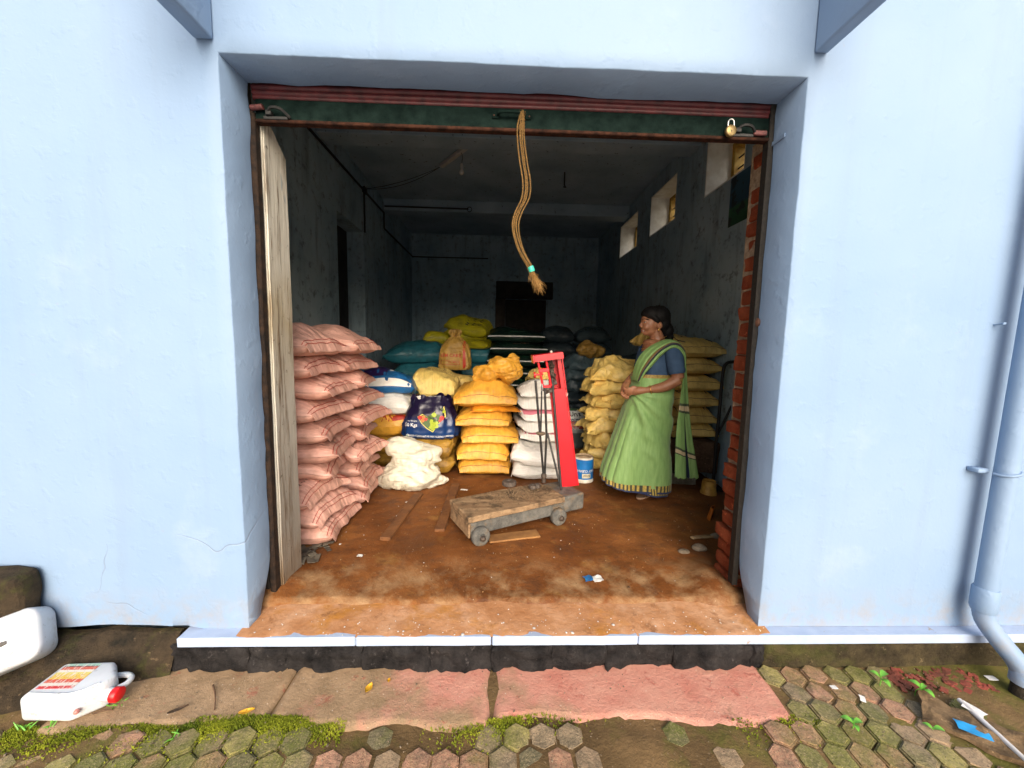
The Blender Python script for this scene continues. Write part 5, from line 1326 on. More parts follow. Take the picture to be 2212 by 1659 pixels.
    # foil packet and scraps
    c = onZ(1282, 1253, .0); wht = simple('white_scrap', (.72, .72, .70), (.55, .55, .52), 30, .5, .3, .003); bls = simple('blue_foil', (.02, .16, .38), (.012, .09, .25), 40, .35, .3, .002)
    def crumpled_sheet(w, l, seed, h=.010, n=10):
        X, Y = np.meshgrid(np.linspace(-w / 2, w / 2, n), np.linspace(-l / 2, l / 2, n)); P = np.stack([X, Y, X * 0], -1)
        Z = .003 + h * (ridge(P * 26 + seed, seed, 2) * .5 + .5); X = X + .004 * vn(P * 40 + 3, seed); Y = Y + .004 * vn(P * 40 + 9, seed)
        A = np.stack([X, Y, Z], -1).reshape(-1, 3); B = A - (0, 0, .0012); F = gridfaces(n, n) + gridfaces(n, n, base=n * n, flip=True)
        for i in range(n - 1):
            for a, b in ((i, i + 1), ((n - 1) * n + i + 1, (n - 1) * n + i), ((i + 1) * n, i * n), (i * n + n - 1, (i + 1) * n + n - 1)): F.append((b, a, n * n + a, n * n + b))
        return np.vstack([A, B]), F
    o = put('foil_packet', *xf(crumpled_sheet(.055, .05, 3), (c[0] + .018, c[1], 0), (0, 0, .2)), wht); tag(o, 'torn blue and white foil packet on the earth floor', 'packet')
    put('printed_flap', *xf(crumpled_sheet(.042, .045, 5), (c[0] - .030, c[1] - .002, .001), (0, 0, .25)), bls, o)
    for lab, px, py, w, l, z, rot in (('white plastic scrap on the floor left of the scale deck', 1002, 1060, .06, .02, .004, -.3), ('white bottle cap sized disc on the floor below the pink sacks', 778, 1204, .026, .024, .004, 0), ('white scrap of paper near the white sack', 880, 1084, .035, .012, .004, .3)):
        c = onZ(px, py, z); o = put('paper_scrap', *xf(crumpled_sheet(w, l, px), (c[0], c[1], z - .002), (0, 0, rot)), wht); tag(o, lab, 'scrap')
    # paint drips and crumbs over threshold and floor
    rng = np.random.RandomState(3); parts = []
    for k in range(150):
        x = rng.uniform(-1.05, 1.17); y = abs(rng.normal(0, .07)) - .045 if rng.rand() < .6 else rng.uniform(.2, 1.2); s = rng.uniform(.002, .0045) * (2.2 if rng.rand() < .08 else 1)
        z = -.043 + .052 * max(0, y + .05) if y < .13 else -.018 + min(1, max(0, (y - .16) / .35)) * .020
        parts.append(xf(ball((0, 0, 0), (s, s * rng.uniform(.6, 1), s * .3), 1), (x, y, z + .001), (0, 0, rng.uniform(0, 3))))
    o = put('paint_flakes', *join(*parts), simple('flake_white', (.66, .66, .66), (.5, .48, .44), 50, .7, 0)); tag(o, 'white paint drips and crumbs strewn over the threshold and floor', 'flakes', kind='stuff')
    parts = []
    for k in range(900):
        x = rng.uniform(-1.0, 1.7); y = rng.uniform(.2, 2.2); s = rng.uniform(.0015, .0045) * (2 if rng.rand() < .06 else 1)
        z = -.018 + min(1, max(0, (y - .16) / .35)) * .020
        parts.append(xf(box(-.5, .5, -.5, .5, -.5, .5), (x, y, z + .001), tuple(rng.uniform(0, 3, 3)), (s * 1.4, s, s * .8)))
    o = put('floor_crumbs', *join(*parts), simple('crumb_brown', (.30, .17, .07), (.07, .035, .018), 8, .9, 0), None, False); tag(o, 'earth crumbs and husks scattered over the store floor', 'dirt', kind='stuff')
    rng = np.random.RandomState(8); parts = []
    for k in range(26):   # scraps under the lowest pink sack
        x = rng.uniform(-1.12, -.98); y = rng.uniform(.42, .62); parts.append(xf(box(-.5, .5, -.5, .5, -.5, .5), (x, y, .008 + rng.uniform(0, .012)), (rng.uniform(-.3, .3), rng.uniform(-.3, .3), rng.uniform(0, 3)), (rng.uniform(.03, .09), rng.uniform(.015, .04), .003)))
    o = put('litter', *join(*parts), simple('litter_grey', (.14, .12, .09), (.035, .03, .025), 12, .9, .3, .003), None, False); tag(o, 'torn dark scraps under the lowest pink sack', 'litter', kind='stuff')
    return leaf, crumpled_sheet
leaf, crumpled_sheet = small_inside()

# ------------------------------------------------------------------ outside: downpipe, jerrycans, weeds
def outside():
    pm = M['facade']; a = onY(2135, 1285, -.085); b = onY(2170, 1000, -.085); xt = a[0] + .012
    root = empty('downpipe', (a[0], -.085, GZ), 'pale blue painted rainwater downpipe with a bent foot', 'downpipe')
    r = .036
    put('pipe', *tube([(xt + .03, -.075, 3.6), (xt + .012, -.075, 1.6), (a[0], -.075, .17)], r, 28), pm, root)
    put('collar', *tube([(a[0], -.075, .195), (a[0], -.075, .185), (a[0], -.075, .10), (a[0], -.076, .085)], [r + .002, r + .007, r + .007, r + .002], 28), pm, root)
    e = onZ(2187, 1470, -.13)
    el = spline([(a[0], -.075, .12), (a[0] + .004, -.085, .05), (a[0] + .03, -.125, -.02), (a[0] + .058, -.16, -.075), (a[0] + .072, -.178, -.12), (a[0] + .075, -.182, -.15)], 30)
    put('elbow', *tube(el, r, 28), pm, root)
    put('socket', *tube([el[-1] + (0, 0, .045), el[-1] + (0, 0, .04), el[-1] + (0, 0, -.01)], [r + .001, r + .006, r + .006], 28), pm, root)
    put('stub', *tube([el[-1] + (0, 0, -.008), el[-1] + (0, 0, -.12)], [r - .004, r + .002], 24), m_stone('stub_dirty', (.085, .07, .05), (.03, .025, .02)), root)
    zc = onY(2150, 1022, -.085)[2]; cx = a[0] + .008
    put('clip', *join(tube([(cx + (r + .004) * math.cos(q), -.075 + (r + .004) * math.sin(q), zc + .01 * math.cos(q)) for q in np.linspace(math.pi * .9, math.pi * 2.1, 20)], .006, 6), box(cx - r - .045, cx - r + .004, -.045, -.001, zc - .014, zc + .004, .002)), pm, root)
    zc2 = zc + .62; put('nail', *join(tube([(cx - r - .015, 0, zc2), (cx - r - .01, -.03, zc2 + .004)], .004, 6), ball((cx - r - .01, -.032, zc2 + .004), (.009, .004, .007), 1)), pm, root)
    # jerrycans
    t = NT('hdpe_white'); co = t.coord('Object'); c = t.ramp(t.noise(co, 6, 4), [(.3, (.50, .52, .55)), (.7, (.58, .60, .63))]); c = t.mix(t.ramp(t.noise(co, 40, 5, .7), [(.60, 0.0), (.70, .6)]), c, (.20, .18, .15)); c = t.mix(t.ramp(t.noise(co, 9, 6, .7), [(.55, 0.0), (.70, .35)]), c, (.30, .26, .20))
    hd = t.done(c, .35, t.bump(t.noise(co, 12, 3), .25, .006), spec=.5, Subsurface_Weight=.1)
    cap = simple('red_cap', (.68, .012, .016), (.55, .01, .012), 30, .35, .1, .001)
    def jerrycan(lab, loc, rot, sc_, label=True, capped=True):
        root = empty('jerrycan', loc, lab, 'jerrycan', 'white plastic jerrycans'); root.rotation_euler = rot
        # local frame: x along the can towards its cap, y across, z thickness
        out = [(-.15, -.085), (.045, -.095), (.125, -.030), (.130, .020), (.055, .095), (-.15, .090)]
        if not capped: out = [(-.15, -.085), (.13, -.085), (.15, -.06), (.15, .06), (.13, .09), (-.15, .09)]
        bm = bmesh.new(); n = len(out)
        lo = [bm.verts.new((x, y, 0)) for x, y in out]; hi = [bm.verts.new((x, y, .105)) for x, y in out]
        bm.faces.new(lo[::-1]); bm.faces.new(hi)
        for i in range(n): bm.faces.new((lo[i], lo[(i + 1) % n], hi[(i + 1) % n], hi[i]))
        bmesh.ops.bevel(bm, geom=list(bm.edges), offset=.020, segments=5, affect='EDGES', profile=.5)
        bmesh.ops.triangulate(bm, faces=[f for f in bm.faces if len(f.verts) > 4])
        v, f = bmdata(bm); o = link('body', mesh('body', v * sc_, f, hd), root, (0, 0, 0))
        # raised panel edge and creases
        ridge_pts = [(-.13, -.062, .1045), (.03, -.068, .1045), (.10, -.022, .1045)]
        link('rib', mesh('rib', *[q if i else q * sc_ for i, q in enumerate(tube(spline(ridge_pts, 14), .0045, 6))], hd), root, (0, 0, 0))
        link('rib', mesh('rib', *[q if i else q * sc_ for i, q in enumerate(tube(spline([(-.13, -.078, .095), (.03, -.084, .095), (.115, -.026, .095)], 14), .004, 6))], hd), root, (0, 0, 0))
        if capped:
            v, f = tube([(.118, -.02, .052), (.150, -.022, .052)], [.026, .022], 18); link('neck', mesh('neck', v * sc_, f, hd), root, (0, 0, 0))
            v, f = tube([(.148, -.022, .052), (.149, -.022, .052), (.172, -.023, .052), (.174, -.023, .052)], [.022, .027, .027, .023], 22); link('cap', mesh('cap', v * sc_, f, cap), root, (0, 0, 0))
            v, f = tube(spline([(.075, .068, .055), (.118, .070, .055), (.150, .055, .055), (.155, .025, .055), (.140, .005, .055)], 22), .011, 10); link('handle', mesh('handle', v * sc_, f, hd), root, (0, 0, 0))
            v, f = ball((.070, -.088, .045), (.010, .010, .010), 2); link('lug', mesh('lug', v * sc_, f, simple('pink_lug', (.62, .25, .22), None, 20, .4, 0)), root, (0, 0, 0))
        else:
            v, f = tube(spline([(-.05, .0, .100), (-.02, .0, .112), (.04, .0, .112), (.07, .0, .100)], 16), .008, 8); link('handle', mesh('handle', v * sc_, f, simple('dark_slot', (.12, .11, .10), None, 20, .6, 0)), root, (0, 0, 0))
        if label:
            t = NT('jerrycan_label'); g = t.coord('Generated'); gx, gy, gz = t.sep(g)
            c = t.ramp(gy, [(0, (.50, .03, .035)), (.10, (.62, .55, .48)), (.22, (.55, .09, .05)), (.36, (.62, .42, .06)), (.55, (.60, .50, .12)), (.64, (.66, .60, .52)), (.74, (.50, .10, .06)), (.86, (.10, .04, .04)), (.90, (.25, .42, .35)), (1, (.6, .6, .58))], 'CONSTANT')
            c = t.mix(t.ramp(t.noise(t.coord('Generated', (9, 2, 1)), 2.2, 5, .7), [(.52, 0.0), (.58, .8)]), c, (.66, .60, .55))
            c = t.mix(t.ramp(t.noise(t.coord('Generated', (14, 5, 1)), 2.0, 4), [(.60, 0.0), (.64, .7)]), c, (.16, .05, .03))
            v, f = box(-.125, .015, -.045, .076, .1055, .1068); link('label', mesh('label', v * sc_, f, t.done(c, .4), False), root, (0, 0, 0))
        return root
    c = onZ(165, 1490, GZ)
    jerrycan('white jerrycan with red cap and torn colourful label lying flat on the ground', (-1.598, -.187, GZ + .004), (0, 0, .02), .93)
    jerrycan('larger blank white jerrycan tipped on the haunch at the left edge', (-1.995, -.10, -.055), (math.radians(58), math.radians(-14), math.radians(28)), 1.15, False, False)
    st = onY(20, 1290, -.12)
    o = put('stone_block', *box(-2.6, -1.905, -.105, -.004, -.06, .25, .02, 2, 6, .016, 8, 9), M['haunch'], None, False); tag(o, 'dark rough stone block against the wall at the left edge', 'stone')
    # moss along the edge of the concrete strip
    rng = np.random.RandomState(5); V, F = [], []
    def tuft(x, y, z, s):
        n = len(V); k = rng.randint(3, 5)
        for _ in range(k):
            a = rng.uniform(0, 6.28); w = s * rng.uniform(.35, .7); h = s * rng.uniform(.5, 1.3); t_ = rng.normal(0, .5 * s, 2); i = len(V)
            V.extend([(x - w * math.cos(a), y - w * math.sin(a), z - .001), (x + w * math.cos(a), y + w * math.sin(a), z - .001), (x + t_[0], y + t_[1], z + h)]); F.append((i, i + 1, i + 2))
    for k in range(16000):
        x = rng.uniform(-1.75, .1) if rng.rand() < .85 else rng.uniform(.1, 1.25)
        dens = .55 + .45 * math.sin(x * 6 + 1) + (.4 if x < -.55 else -.35)
        if rng.rand() > dens: continue
        ed = -.285 + .02 * math.sin(x * 5.1); y = ed - abs(rng.normal(0, .048)) + .022
        tuft(x, y, GZ - .003 + .008 * noise.noise(Vector((x * 9, y * 9, 1))), rng.uniform(.003, .0075))
    for k in range(5200):   # along the paver joints
        x = rng.uniform(-1.8, -.2); y = rng.uniform(-.60, -.30); R = .0565; dx = math.sqrt(3) * R
        r_ = round((-.085 - y) / (1.5 * R)); cxs = round((x - .03 - (r_ % 2) * dx / 2) / dx) * dx + .03 + (r_ % 2) * dx / 2; cy = -.085 - r_ * 1.5 * R
        if max(abs(x - cxs) / (dx / 2), abs(y - cy) / R * .9) < .86 or noise.noise(Vector((x * 3, y * 3, 4))) < -.05: continue
        tuft(x, y, GZ - .006, rng.uniform(.003, .006))
    t = NT('moss'); co = t.coord('World'); mossm = t.done(t.ramp(t.noise(co, 9, 5), [(.3, (.085, .12, .012)), (.55, (.23, .26, .02)), (.75, (.36, .37, .035))]), .9, spec=.15)
    o = put('moss', np.array(V), F, mossm, None, False); tag(o, 'bright green moss along the strip edge and paver joints', 'moss', kind='stuff')
    # gravel and dirt crumbs
    parts = []
    for k in range(700):
        x = rng.uniform(-1.7, 1.9); y = rng.uniform(-.62, -.05); s = rng.uniform(.0012, .0035) * (2 if rng.rand() < .04 else 1)
        parts.append(xf(box(-.5, .5, -.5, .5, -.5, .5), (x, y, GZ + .004), tuple(rng.uniform(0, 3, 3)), (s * 1.4, s, s * .8)))
    o = put('grit', *join(*parts), simple('grit_mix', (.34, .26, .18), (.06, .045, .03), 6, .9, 0), None, False); tag(o, 'fine grit scattered over the strip and pavers', 'grit', kind='stuff')
    # seedlings
    gm = simple('seedling_green', (.16, .42, .045), (.10, .30, .03), 30, .45, .2, .001, 0, .4)
    def sprig(lab, px, py, h, leaves, seed):
        c = onZ(px, py, GZ); rg = random.Random(seed); root = empty('seedling', (c[0], c[1], GZ), lab, 'plant', 'green seedlings between the pavers')
        tp = np.array([c[0] + rg.uniform(-.015, .015), c[1] - .01, GZ + h]); put('stem', *tube(spline([(c[0], c[1], GZ - .004), (c[0] + .004, c[1], GZ + h * .5), tp], 8), .0018, 5), gm, root)
        for k in range(leaves):
            an = k * 2.4 + rg.uniform(-.4, .4); L = rg.uniform(.028, .045); W = L * .30; n = 8; V = []
            d = np.array([math.cos(an), math.sin(an), .0]); pz = np.array([-d[1], d[0], 0]); b = tp - np.array([0, 0, h * .35 * (k / max(1, leaves))])
            for i in range(n):
                t_ = i / (n - 1); w = W * math.sin(math.pi * (t_ * .92 + .04)) ** .8; q = b + d * L * t_ + np.array([0, 0, L * (.55 * t_ - .75 * t_ * t_ + .25 * t_)])
                for s in (-1, 0, 1): V.append(q + pz * w * s + np.array([0, 0, abs(s) * w * .35]))
            V = np.array(V); V2 = V + (0, 0, -.0008); put('leaf', np.vstack([V, V2]), gridfaces(n, 3) + gridfaces(n, 3, base=3 * n, flip=True), gm, root)
    s3 = lambda x, y: ((2800 + x / 1.7955) * .5486, (2200 + y / 1.7955) * .5486)
    sprig('largest green seedling between the pavers, near the plinth', *s3(1190, 900), .055, 3, 1); sprig('green seedling right of the largest one by the plinth', *s3(1440, 960), .040, 4, 2)
    sprig('green seedling among the pink pavers at the front', *s3(1000, 1200), .034, 4, 3); sprig('tiny green seedling left of the blue plastic scrap', *s3(1560, 1215), .018, 2, 4)
    for k, (px, py) in enumerate(((55, 1575), (110, 1570), (385, 1590), (255, 1520))):
        c = onZ(px, py, GZ); root = empty('weed', (c[0], c[1], GZ), ['small weed at the far left edge of the pavers', 'small weed in the pavers below the jerrycan', 'small weed growing from a paver joint left of the strip', 'pale weed on the strip in front of the jerrycan'][k], 'plant', 'small weeds in the paver joints')
        rg = random.Random(k + 40)
        for q in range(9):
            a = rg.uniform(0, 6.28); l = rg.uniform(.012, .032); b = np.array([c[0] + rg.uniform(-.015, .015), c[1] + rg.uniform(-.012, .012), GZ - .004]); d = np.array([math.cos(a), math.sin(a), rg.uniform(.4, 1.2)])
            put('blade', *tube([b, b + d * l * .6, b + d * l + (0, 0, -.004)], [.0022, .0026, .0005], 4), gm, root)
    # rubbish by the pipe
    ply = m_stone('rotten_ply', (.34, .225, .125), (.10, .065, .035))
    c = onZ(2150, 1580, GZ); 
    o = put('rotten_board', *xf(box(-.17, .21, -.085, .075, 0, .014, 0, 1, 14, .018, 5, 16), (1.83, -.36, GZ + .004), (0, .02, -.75)), ply, None, False); tag(o, 'rotten pale board lying on the ground at the right edge', 'board')
    A = onZ(2072, 1512, GZ + .02); B = onZ(2212, 1640, GZ + .02); d = (B - A); B = A + d * 1.25
    o = put('plastic_strip', *tube([A, (A + B) / 2 + (0, 0, .002), B], .009, 8), simple('strip_white', (.62, .60, .60), (.5, .47, .45), 20, .5, .2, .002)); tag(o, 'thin white plastic strip lying across the rotten board', 'strip')
    c = onZ(2100, 1580, GZ + .02); o = put('plastic_scrap', *xf(crumpled_sheet(.085, .05, 12, .006), (c[0], c[1], GZ + .022), (0, 0, -.55)), simple('blue_plastic_scrap', (.02, .30, .62), (.015, .22, .5), 30, .4, .3, .002)); tag(o, 'bright blue plastic scrap beside the white strip', 'scrap')
    for k, (lab, px, py, s) in enumerate((('white paint blob on a paver left of the largest seedling', 1800, 1490, .012), ('white paint blob on a paver under the first one', 1862, 1515, .014), ('white torn paper on the board at the right edge', 2100, 1545, .030), ('white chip on the ground beside the pipe stub', 2140, 1470, .018))):
        c = onZ(px, py, GZ); o = put('paper_scrap', *xf(crumpled_sheet(s * 2, s * 1.4, px, .004), (c[0], c[1], GZ + (.020 if k == 2 else .006)), (0, 0, k)), simple('scrap_white_%s' % 'abcd'[k], (.72, .71, .70), (.55, .54, .52), 30, .6, .2, .002)); tag(o, lab, 'scrap')
    bk = simple('red_brick_bits', (.24, .050, .032), (.10, .040, .024), 9, .9, .6, .006); parts = []
    for k in range(110): parts.append(xf(box(-.5, .5, -.5, .5, -.5, .5, .1, 1, 1, .1, k), (rng.uniform(1.72, 2.12), rng.uniform(-.17, -.06), GZ - .003), (rng.uniform(-.2, .2), rng.uniform(-.2, .2), rng.uniform(0, 3)), tuple(rng.uniform(.008, .034, 3) * (1, 1, .22))))
    o = put('brick_rubble', *join(*parts), bk, None, False); tag(o, 'crushed red brick bits at the foot of the downpipe', 'rubble', kind='stuff')
    # twigs
    tw = simple('twig_wood', (.16, .09, .05), (.08, .045, .025), 30, .9, .4, .003)
    for lab, a, b in (('thin upright-lying twig on the concrete strip near the jerrycan', (1325 / 1.58 * .5486, (2200 + 785 / 1.58) * .5486), (1335 / 1.58 * .5486, (2200 + 940 / 1.58) * .5486)), ('dark bent twig just in front of the jerrycan', (580 / 1.58 * .5486, (2200 + 965 / 1.58) * .5486), (700 / 1.58 * .5486, (2200 + 940 / 1.58) * .5486))):
        A = onZ(*a, AZ_); B = onZ(*b, AZ_); o = put('twig', *tube(spline([A, (A + B) / 2 + (.004, .003, .004), B], 10), [.003] * 6 + [.0024] * 4, 6), tw); tag(o, lab, 'twig')
AZ_ = GZ + .009
outside()
# ------------------------------------------------------------------ the woman in the green sari
def woman():
    YW = 1.43
    def w(cx, cy, dy=0.0):       # photo crop (2350..2750, 1180..1980 at 2.0737) -> world point at depth YW + dy
        return onY((2350 + cx / 2.0737) * .5486, (1180 + cy / 2.0737) * .5486, YW + dy)
    def wpl(cx, cy, dy=0.0):     # same place on the body plane, then moved in depth without perspective shift
        p = w(cx, cy, 0.0); return p + np.array([0, dy, 0])
    root = empty('person', (w(400, 1600)[0], YW, 0.0), 'woman in a green sari and blue blouse standing with clasped hands', 'person')
    t = NT('skin'); co = t.coord('World'); c = t.ramp(t.noise(co, 30, 4), [(.3, (.24, .100, .050)), (.7, (.32, .145, .076))]); skin = t.done(c, .45, t.bump(t.noise(co, 160, 3), .15, .002), spec=.4, Subsurface_Weight=.05)
    P = []
    B = lambda cx, cy, dy, r, s=2: P.append(ball(wpl(cx, cy, dy), r, s))
    T = lambda pts, rad, n=12: P.append(tube(spline([wpl(*q) for q in pts], 5 * len(pts)), np.interp(np.linspace(0, 1, 5 * len(pts)), np.linspace(0, 1, len(rad)), rad), n))
    # head in profile, facing left, turned a touch to the camera
    B(478, 160, 0, (.088, .073, .098), 3); B(432, 205, -.003, (.066, .060, .078), 3); B(440, 245, 0, (.062, .054, .052), 3); B(402, 268, -.002, (.030, .030, .026), 2)
    B(392, 170, -.002, (.030, .045, .045), 2); B(398, 225, -.030, (.030, .026, .030), 2); B(398, 225, .026, (.030, .026, .030), 2)
    T([(382, 168, -.002), (366, 196, -.002), (352, 219, -.002)], (.010, .012, .0125)); B(366, 222, -.014, (.010, .008, .007)); B(366, 222, .010, (.010, .008, .007))
    B(372, 246, -.002, (.015, .024, .0075)); B(374, 266, -.002, (.015, .022, .008)); B(381, 257, -.002, (.014, .026, .016))
    B(388, 178, -.034, (.014, .016, .010)); B(388, 178, .030, (.014, .016, .010)); B(384, 158, -.03, (.014, .022, .008)); B(384, 158, .026, (.014, .022, .008))
    T([(478, 190, -.070), (490, 202, -.077), (492, 222, -.076), (482, 240, -.070)], (.008, .010, .010, .007)); B(478, 218, -.066, (.012, .008, .022))
    T([(474, 250, 0), (488, 300, 0), (500, 352, 0)], (.052, .052, .062)); B(440, 350, 0, (.060, .09, .030)); B(470, 385, 0, (.085, .14, .055), 3)
    # trunk and legs (under the clothes)
    B(470, 450, 0, (.105, .125, .11), 3); B(470, 560, 0, (.115, .12, .13), 3); B(465, 700, 0, (.12, .14, .13), 3)
    for sd in (-1, 1): T([(460, 760, sd * .075), (430, 1150, sd * .075), (455, 1500, sd * .07)], (.085, .06, .038))
    # near arm, far arm
    T([(540, 400, -.155), (556, 520, -.185), (572, 628, -.200)], (.054, .050, .044)); T([(572, 632, -.200), (470, 690, -.185), (345, 722, -.140)], (.045, .040, .027))
    T([(470, 400, .155), (440, 520, .18), (400, 610, .17)], (.052, .048, .042)); T([(400, 612, .17), (320, 655, .10), (245, 690, .02)], (.042, .038, .026))
    # clasped hands: near hand over the far one
    T([(345, 722, -.140), (300, 728, -.118), (268, 736, -.100)], (.027, .033, .030)); B(292, 726, -.112, (.042, .024, .030))
    T([(245, 690, .02), (225, 710, -.02), (208, 735, -.045)], (.026, .032, .030)); B(216, 724, -.035, (.034, .024, .034))
    for k, (dx, dz, l) in enumerate(((0, -10, 1.0), (4, 4, 1.06), (10, 18, 1.0), (20, 31, .85))):     # near fingers curl over the far hand
        a = (262 + dx, 728 + dz, -.112); T([a, (262 + dx - 34 * l, 722 + dz, -.108), (262 + dx - 58 * l, 738 + dz, -.088), (262 + dx - 56 * l, 752 + dz, -.064)], (.0105, .0098, .0088, .0072), 8)
    T([(290, 708, -.118), (262, 700, -.112), (238, 708, -.098)], (.0115, .0105, .009), 8)
    for k, (dx, dz) in enumerate(((0, 0), (8, 10), (18, 20), (30, 28))):                              # far fingers under it
        T([(196 + dx, 742 + dz, -.045), (180 + dx, 752 + dz, -.062), (184 + dx, 770 + dz * .8, -.080), (204 + dx, 774 + dz * .6, -.088)], (.0105, .0098, .009, .0075), 8)
    T([(212, 700, -.052), (196, 708, -.075), (200, 722, -.092)], (.0115, .0105, .009), 8)
    # feet: near one forward with five toes, far one behind
    def foot(ankle, heel, toe, w_=.042):
        ankle, heel, toe = map(np.array, (ankle, heel, toe)); d = toe - heel; L = np.linalg.norm(d); d = d / L; s = np.array([-d[1], d[0], 0])
        P.append(tube([ankle, (ankle + heel) / 2 + (0, 0, .01), heel + d * .03 + (0, 0, .032)], [.040, .036, .034], 10)); P.append(tube([heel + d * .02 + (0, 0, .03), heel + d * L * .45 + (0, 0, .034), heel + d * L * .78 + (0, 0, .024)], [.030, .034, .030], 12))
        P.append(ball(heel + d * L * .74 + (0, 0, .022), (.046, .046, .018), 2))
        for k in range(5):
            o = (k - 2) * .0165; ln = (.052, .046, .042, .036, .030)[k]; b = heel + d * L * .76 + s * (-o) + (0, 0, .019); P.append(tube([b, b + d * ln * .6, b + d * ln], [.0085 if k else .0105, .0085 if k else .0105, .0055], 8))
        return d, s
    z_s = .018
    heel = onZ((2350 + 475 / 2.0737) * .5486, (1180 + 1568 / 2.0737) * .5486, 0) + (0.02, 0.03, z_s); toe = onZ((2350 + 372 / 2.0737) * .5486, (1180 + 1602 / 2.0737) * .5486, 0) + (-.045, -.055, z_s)
    ank = heel + np.array([.0, .0, .10]); dn, sn = foot(ank, heel, toe)
    heel2 = heel + (.06, .16, 0); toe2 = toe + (.06, .17, 0); foot(heel2 + (0, 0, .10), heel2, toe2)
    for sd, h in ((-1, ank), (1, heel2 + (0, 0, .1))): P.append(tube([h, w(455, 1500, 0) + (0, sd * .07, 0)], [.036, .042], 10))
    V, F = remesh(join(*P), .0046, 3)
    put('body', V, F, skin, root)
    sole = simple('sandal_sole', (.34, .22, .15), (.22, .14, .09), 30, .7, .3, .003)
    for hl, tt in ((heel, toe), (heel2, toe2)):
        d = (tt - hl); L = np.linalg.norm(d); d = d / L; s = np.array([-d[1], d[0], 0]); out = []
        for k in range(28):
            a = 2 * math.pi * k / 28; lx = math.cos(a); out.append(hl + d * (L * .5 + lx * (L * .5 + .030)) + s * (math.sin(a) * (.040 + .010 * lx)))
        Vv = [(*o[:2], z) for z in (.002, .016) for o in out]; sd = put('sandal', Vv, [tuple(range(27, -1, -1)), tuple(range(28, 56))] + [(i, (i + 1) % 28, 28 + (i + 1) % 28, 28 + i) for i in range(28)], sole, root, False)
        q = hl + d * L * .72; put('strap', *tube(spline([q - s * .045 + (0, 0, .012), q + (0, 0, .045), q + d * .035 + (0, 0, .040), q + (0, 0, .046), q + s * .045 + (0, 0, .012)], 20), .005, 6), simple('sandal_strap', (.10, .05, .035), None, 30, .6, 0), sd)
    # face details
    blk = simple('eye_dark', (.01, .008, .007), None, 40, .3, 0); eyew = simple('eye_white', (.55, .50, .45), None, 40, .3, 0)
    for sd in (-1,):
        put('eye', *ball(wpl(380, 187, sd * .034), (.007, .010, .0055), 2), eyew, root); put('iris', *ball(wpl(376, 187, sd * .036), (.005, .006, .0052), 2), blk, root)
        put('eyebrow', *tube(spline([wpl(364, 166, -.020), wpl(376, 160, -.040), wpl(404, 168, -.056)], 10), .0028, 5), blk, root)
    put('lips', *tube(spline([wpl(360, 252, -.004), wpl(370, 256, -.018), wpl(384, 262, -.029)], 8), [.005, .0055, .0055, .005, .0045, .004, .003, .002], 6), simple('lip', (.20, .06, .045), None, 40, .4, 0), root)
    put('teeth', *ball(wpl(371, 255, -.020), (.007, .009, .0032), 2), simple('tooth', (.62, .58, .52), None, 40, .3, 0), root)
    # hair drawn back into a low bun
    hp = [ball(wpl(503, 142, 0), (.094, .082, .092), 3), ball(wpl(450, 120, 0), (.080, .076, .064), 3), ball(wpl(475, 160, 0), (.060, .0795, .055), 3), ball(wpl(530, 190, 0), (.064, .074, .082), 3), ball(wpl(575, 255, 0), (.046, .055, .062), 3), ball(wpl(590, 300, 0), (.034, .045, .040), 2), ball(wpl(545, 240, 0), (.04, .055, .05), 2),
          tube(spline([wpl(378, 112, -.01), wpl(420, 128, -.050), wpl(462, 172, -.072), wpl(478, 196, -.072)], 14), [.018] * 10 + [.014, .011, .008, .006], 10), tube(spline([wpl(378, 112, .01), wpl(420, 128, .050), wpl(462, 172, .072)], 14), .018, 10)]
    Vh, Fh = remesh(join(*hp), .006, 4); Nh = vertex_normals(Vh, Fh); Vh = Vh + Nh * (.002 * np.sin((Vh[:, [2]] * 1.0 + Vh[:, [0]] * .7) * 420 + vn(Vh * 30, 3)[:, None] * 3))
    put('hair', Vh, Fh, simple('black_hair', (.006, .005, .005), (.003, .003, .003), 60, .65, .3, .002, 0, .2), root)
    gold = simple('gold', (.70, .42, .13), (.6, .33, .09), 40, .28, 0, 0, .9)
    put('earring', *join(ball(wpl(486, 212, -.083), (.006, .004, .006), 1), ball(wpl(474, 250, -.077), (.007, .006, .009), 2), tube([wpl(478, 234, -.078), wpl(475, 244, -.077)], .002, 5)), gold, root)
    put('necklace', *tube(spline([wpl(548, 300, -.045), wpl(505, 318, -.068), wpl(470, 340, -.078), wpl(420, 366, -.06), wpl(375, 398, -.02), wpl(372, 400, .02)], 30), .0028, 6), gold, root)
    cb = wpl(378, 716, -.155); ax = (wpl(470, 690, -.185) - wpl(345, 722, -.14)); ax /= np.linalg.norm(ax); u_ = np.cross(ax, [0, 0, 1]); u_ /= np.linalg.norm(u_); v_ = np.cross(ax, u_)
    put('bangle', *tube([cb + .034 * (math.cos(a) * u_ + math.sin(a) * v_) for a in np.linspace(0, 2 * math.pi, 26)], .0032, 6, False), gold, root)
    # blouse
    bl = NT('blouse_cloth'); co = bl.coord('World'); c = bl.ramp(bl.noise(co, 14, 4), [(.3, (.030, .060, .115)), (.7, (.048, .090, .160))]); blm = bl.done(c, .8, bl.bump(bl.noise(co, 45, 4), .4, .005), spec=.2)
    rows = [(350, 455, 560, .10), (375, 420, 585, .15), (410, 378, 596, .165), (460, 345, 600, .165), (520, 334, 600, .16), (570, 340, 600, .158), (606, 345, 600, .16)]
    R = spline([(y, l, r, d) for y, l, r, d in rows], 26); n = 48; Vb = []
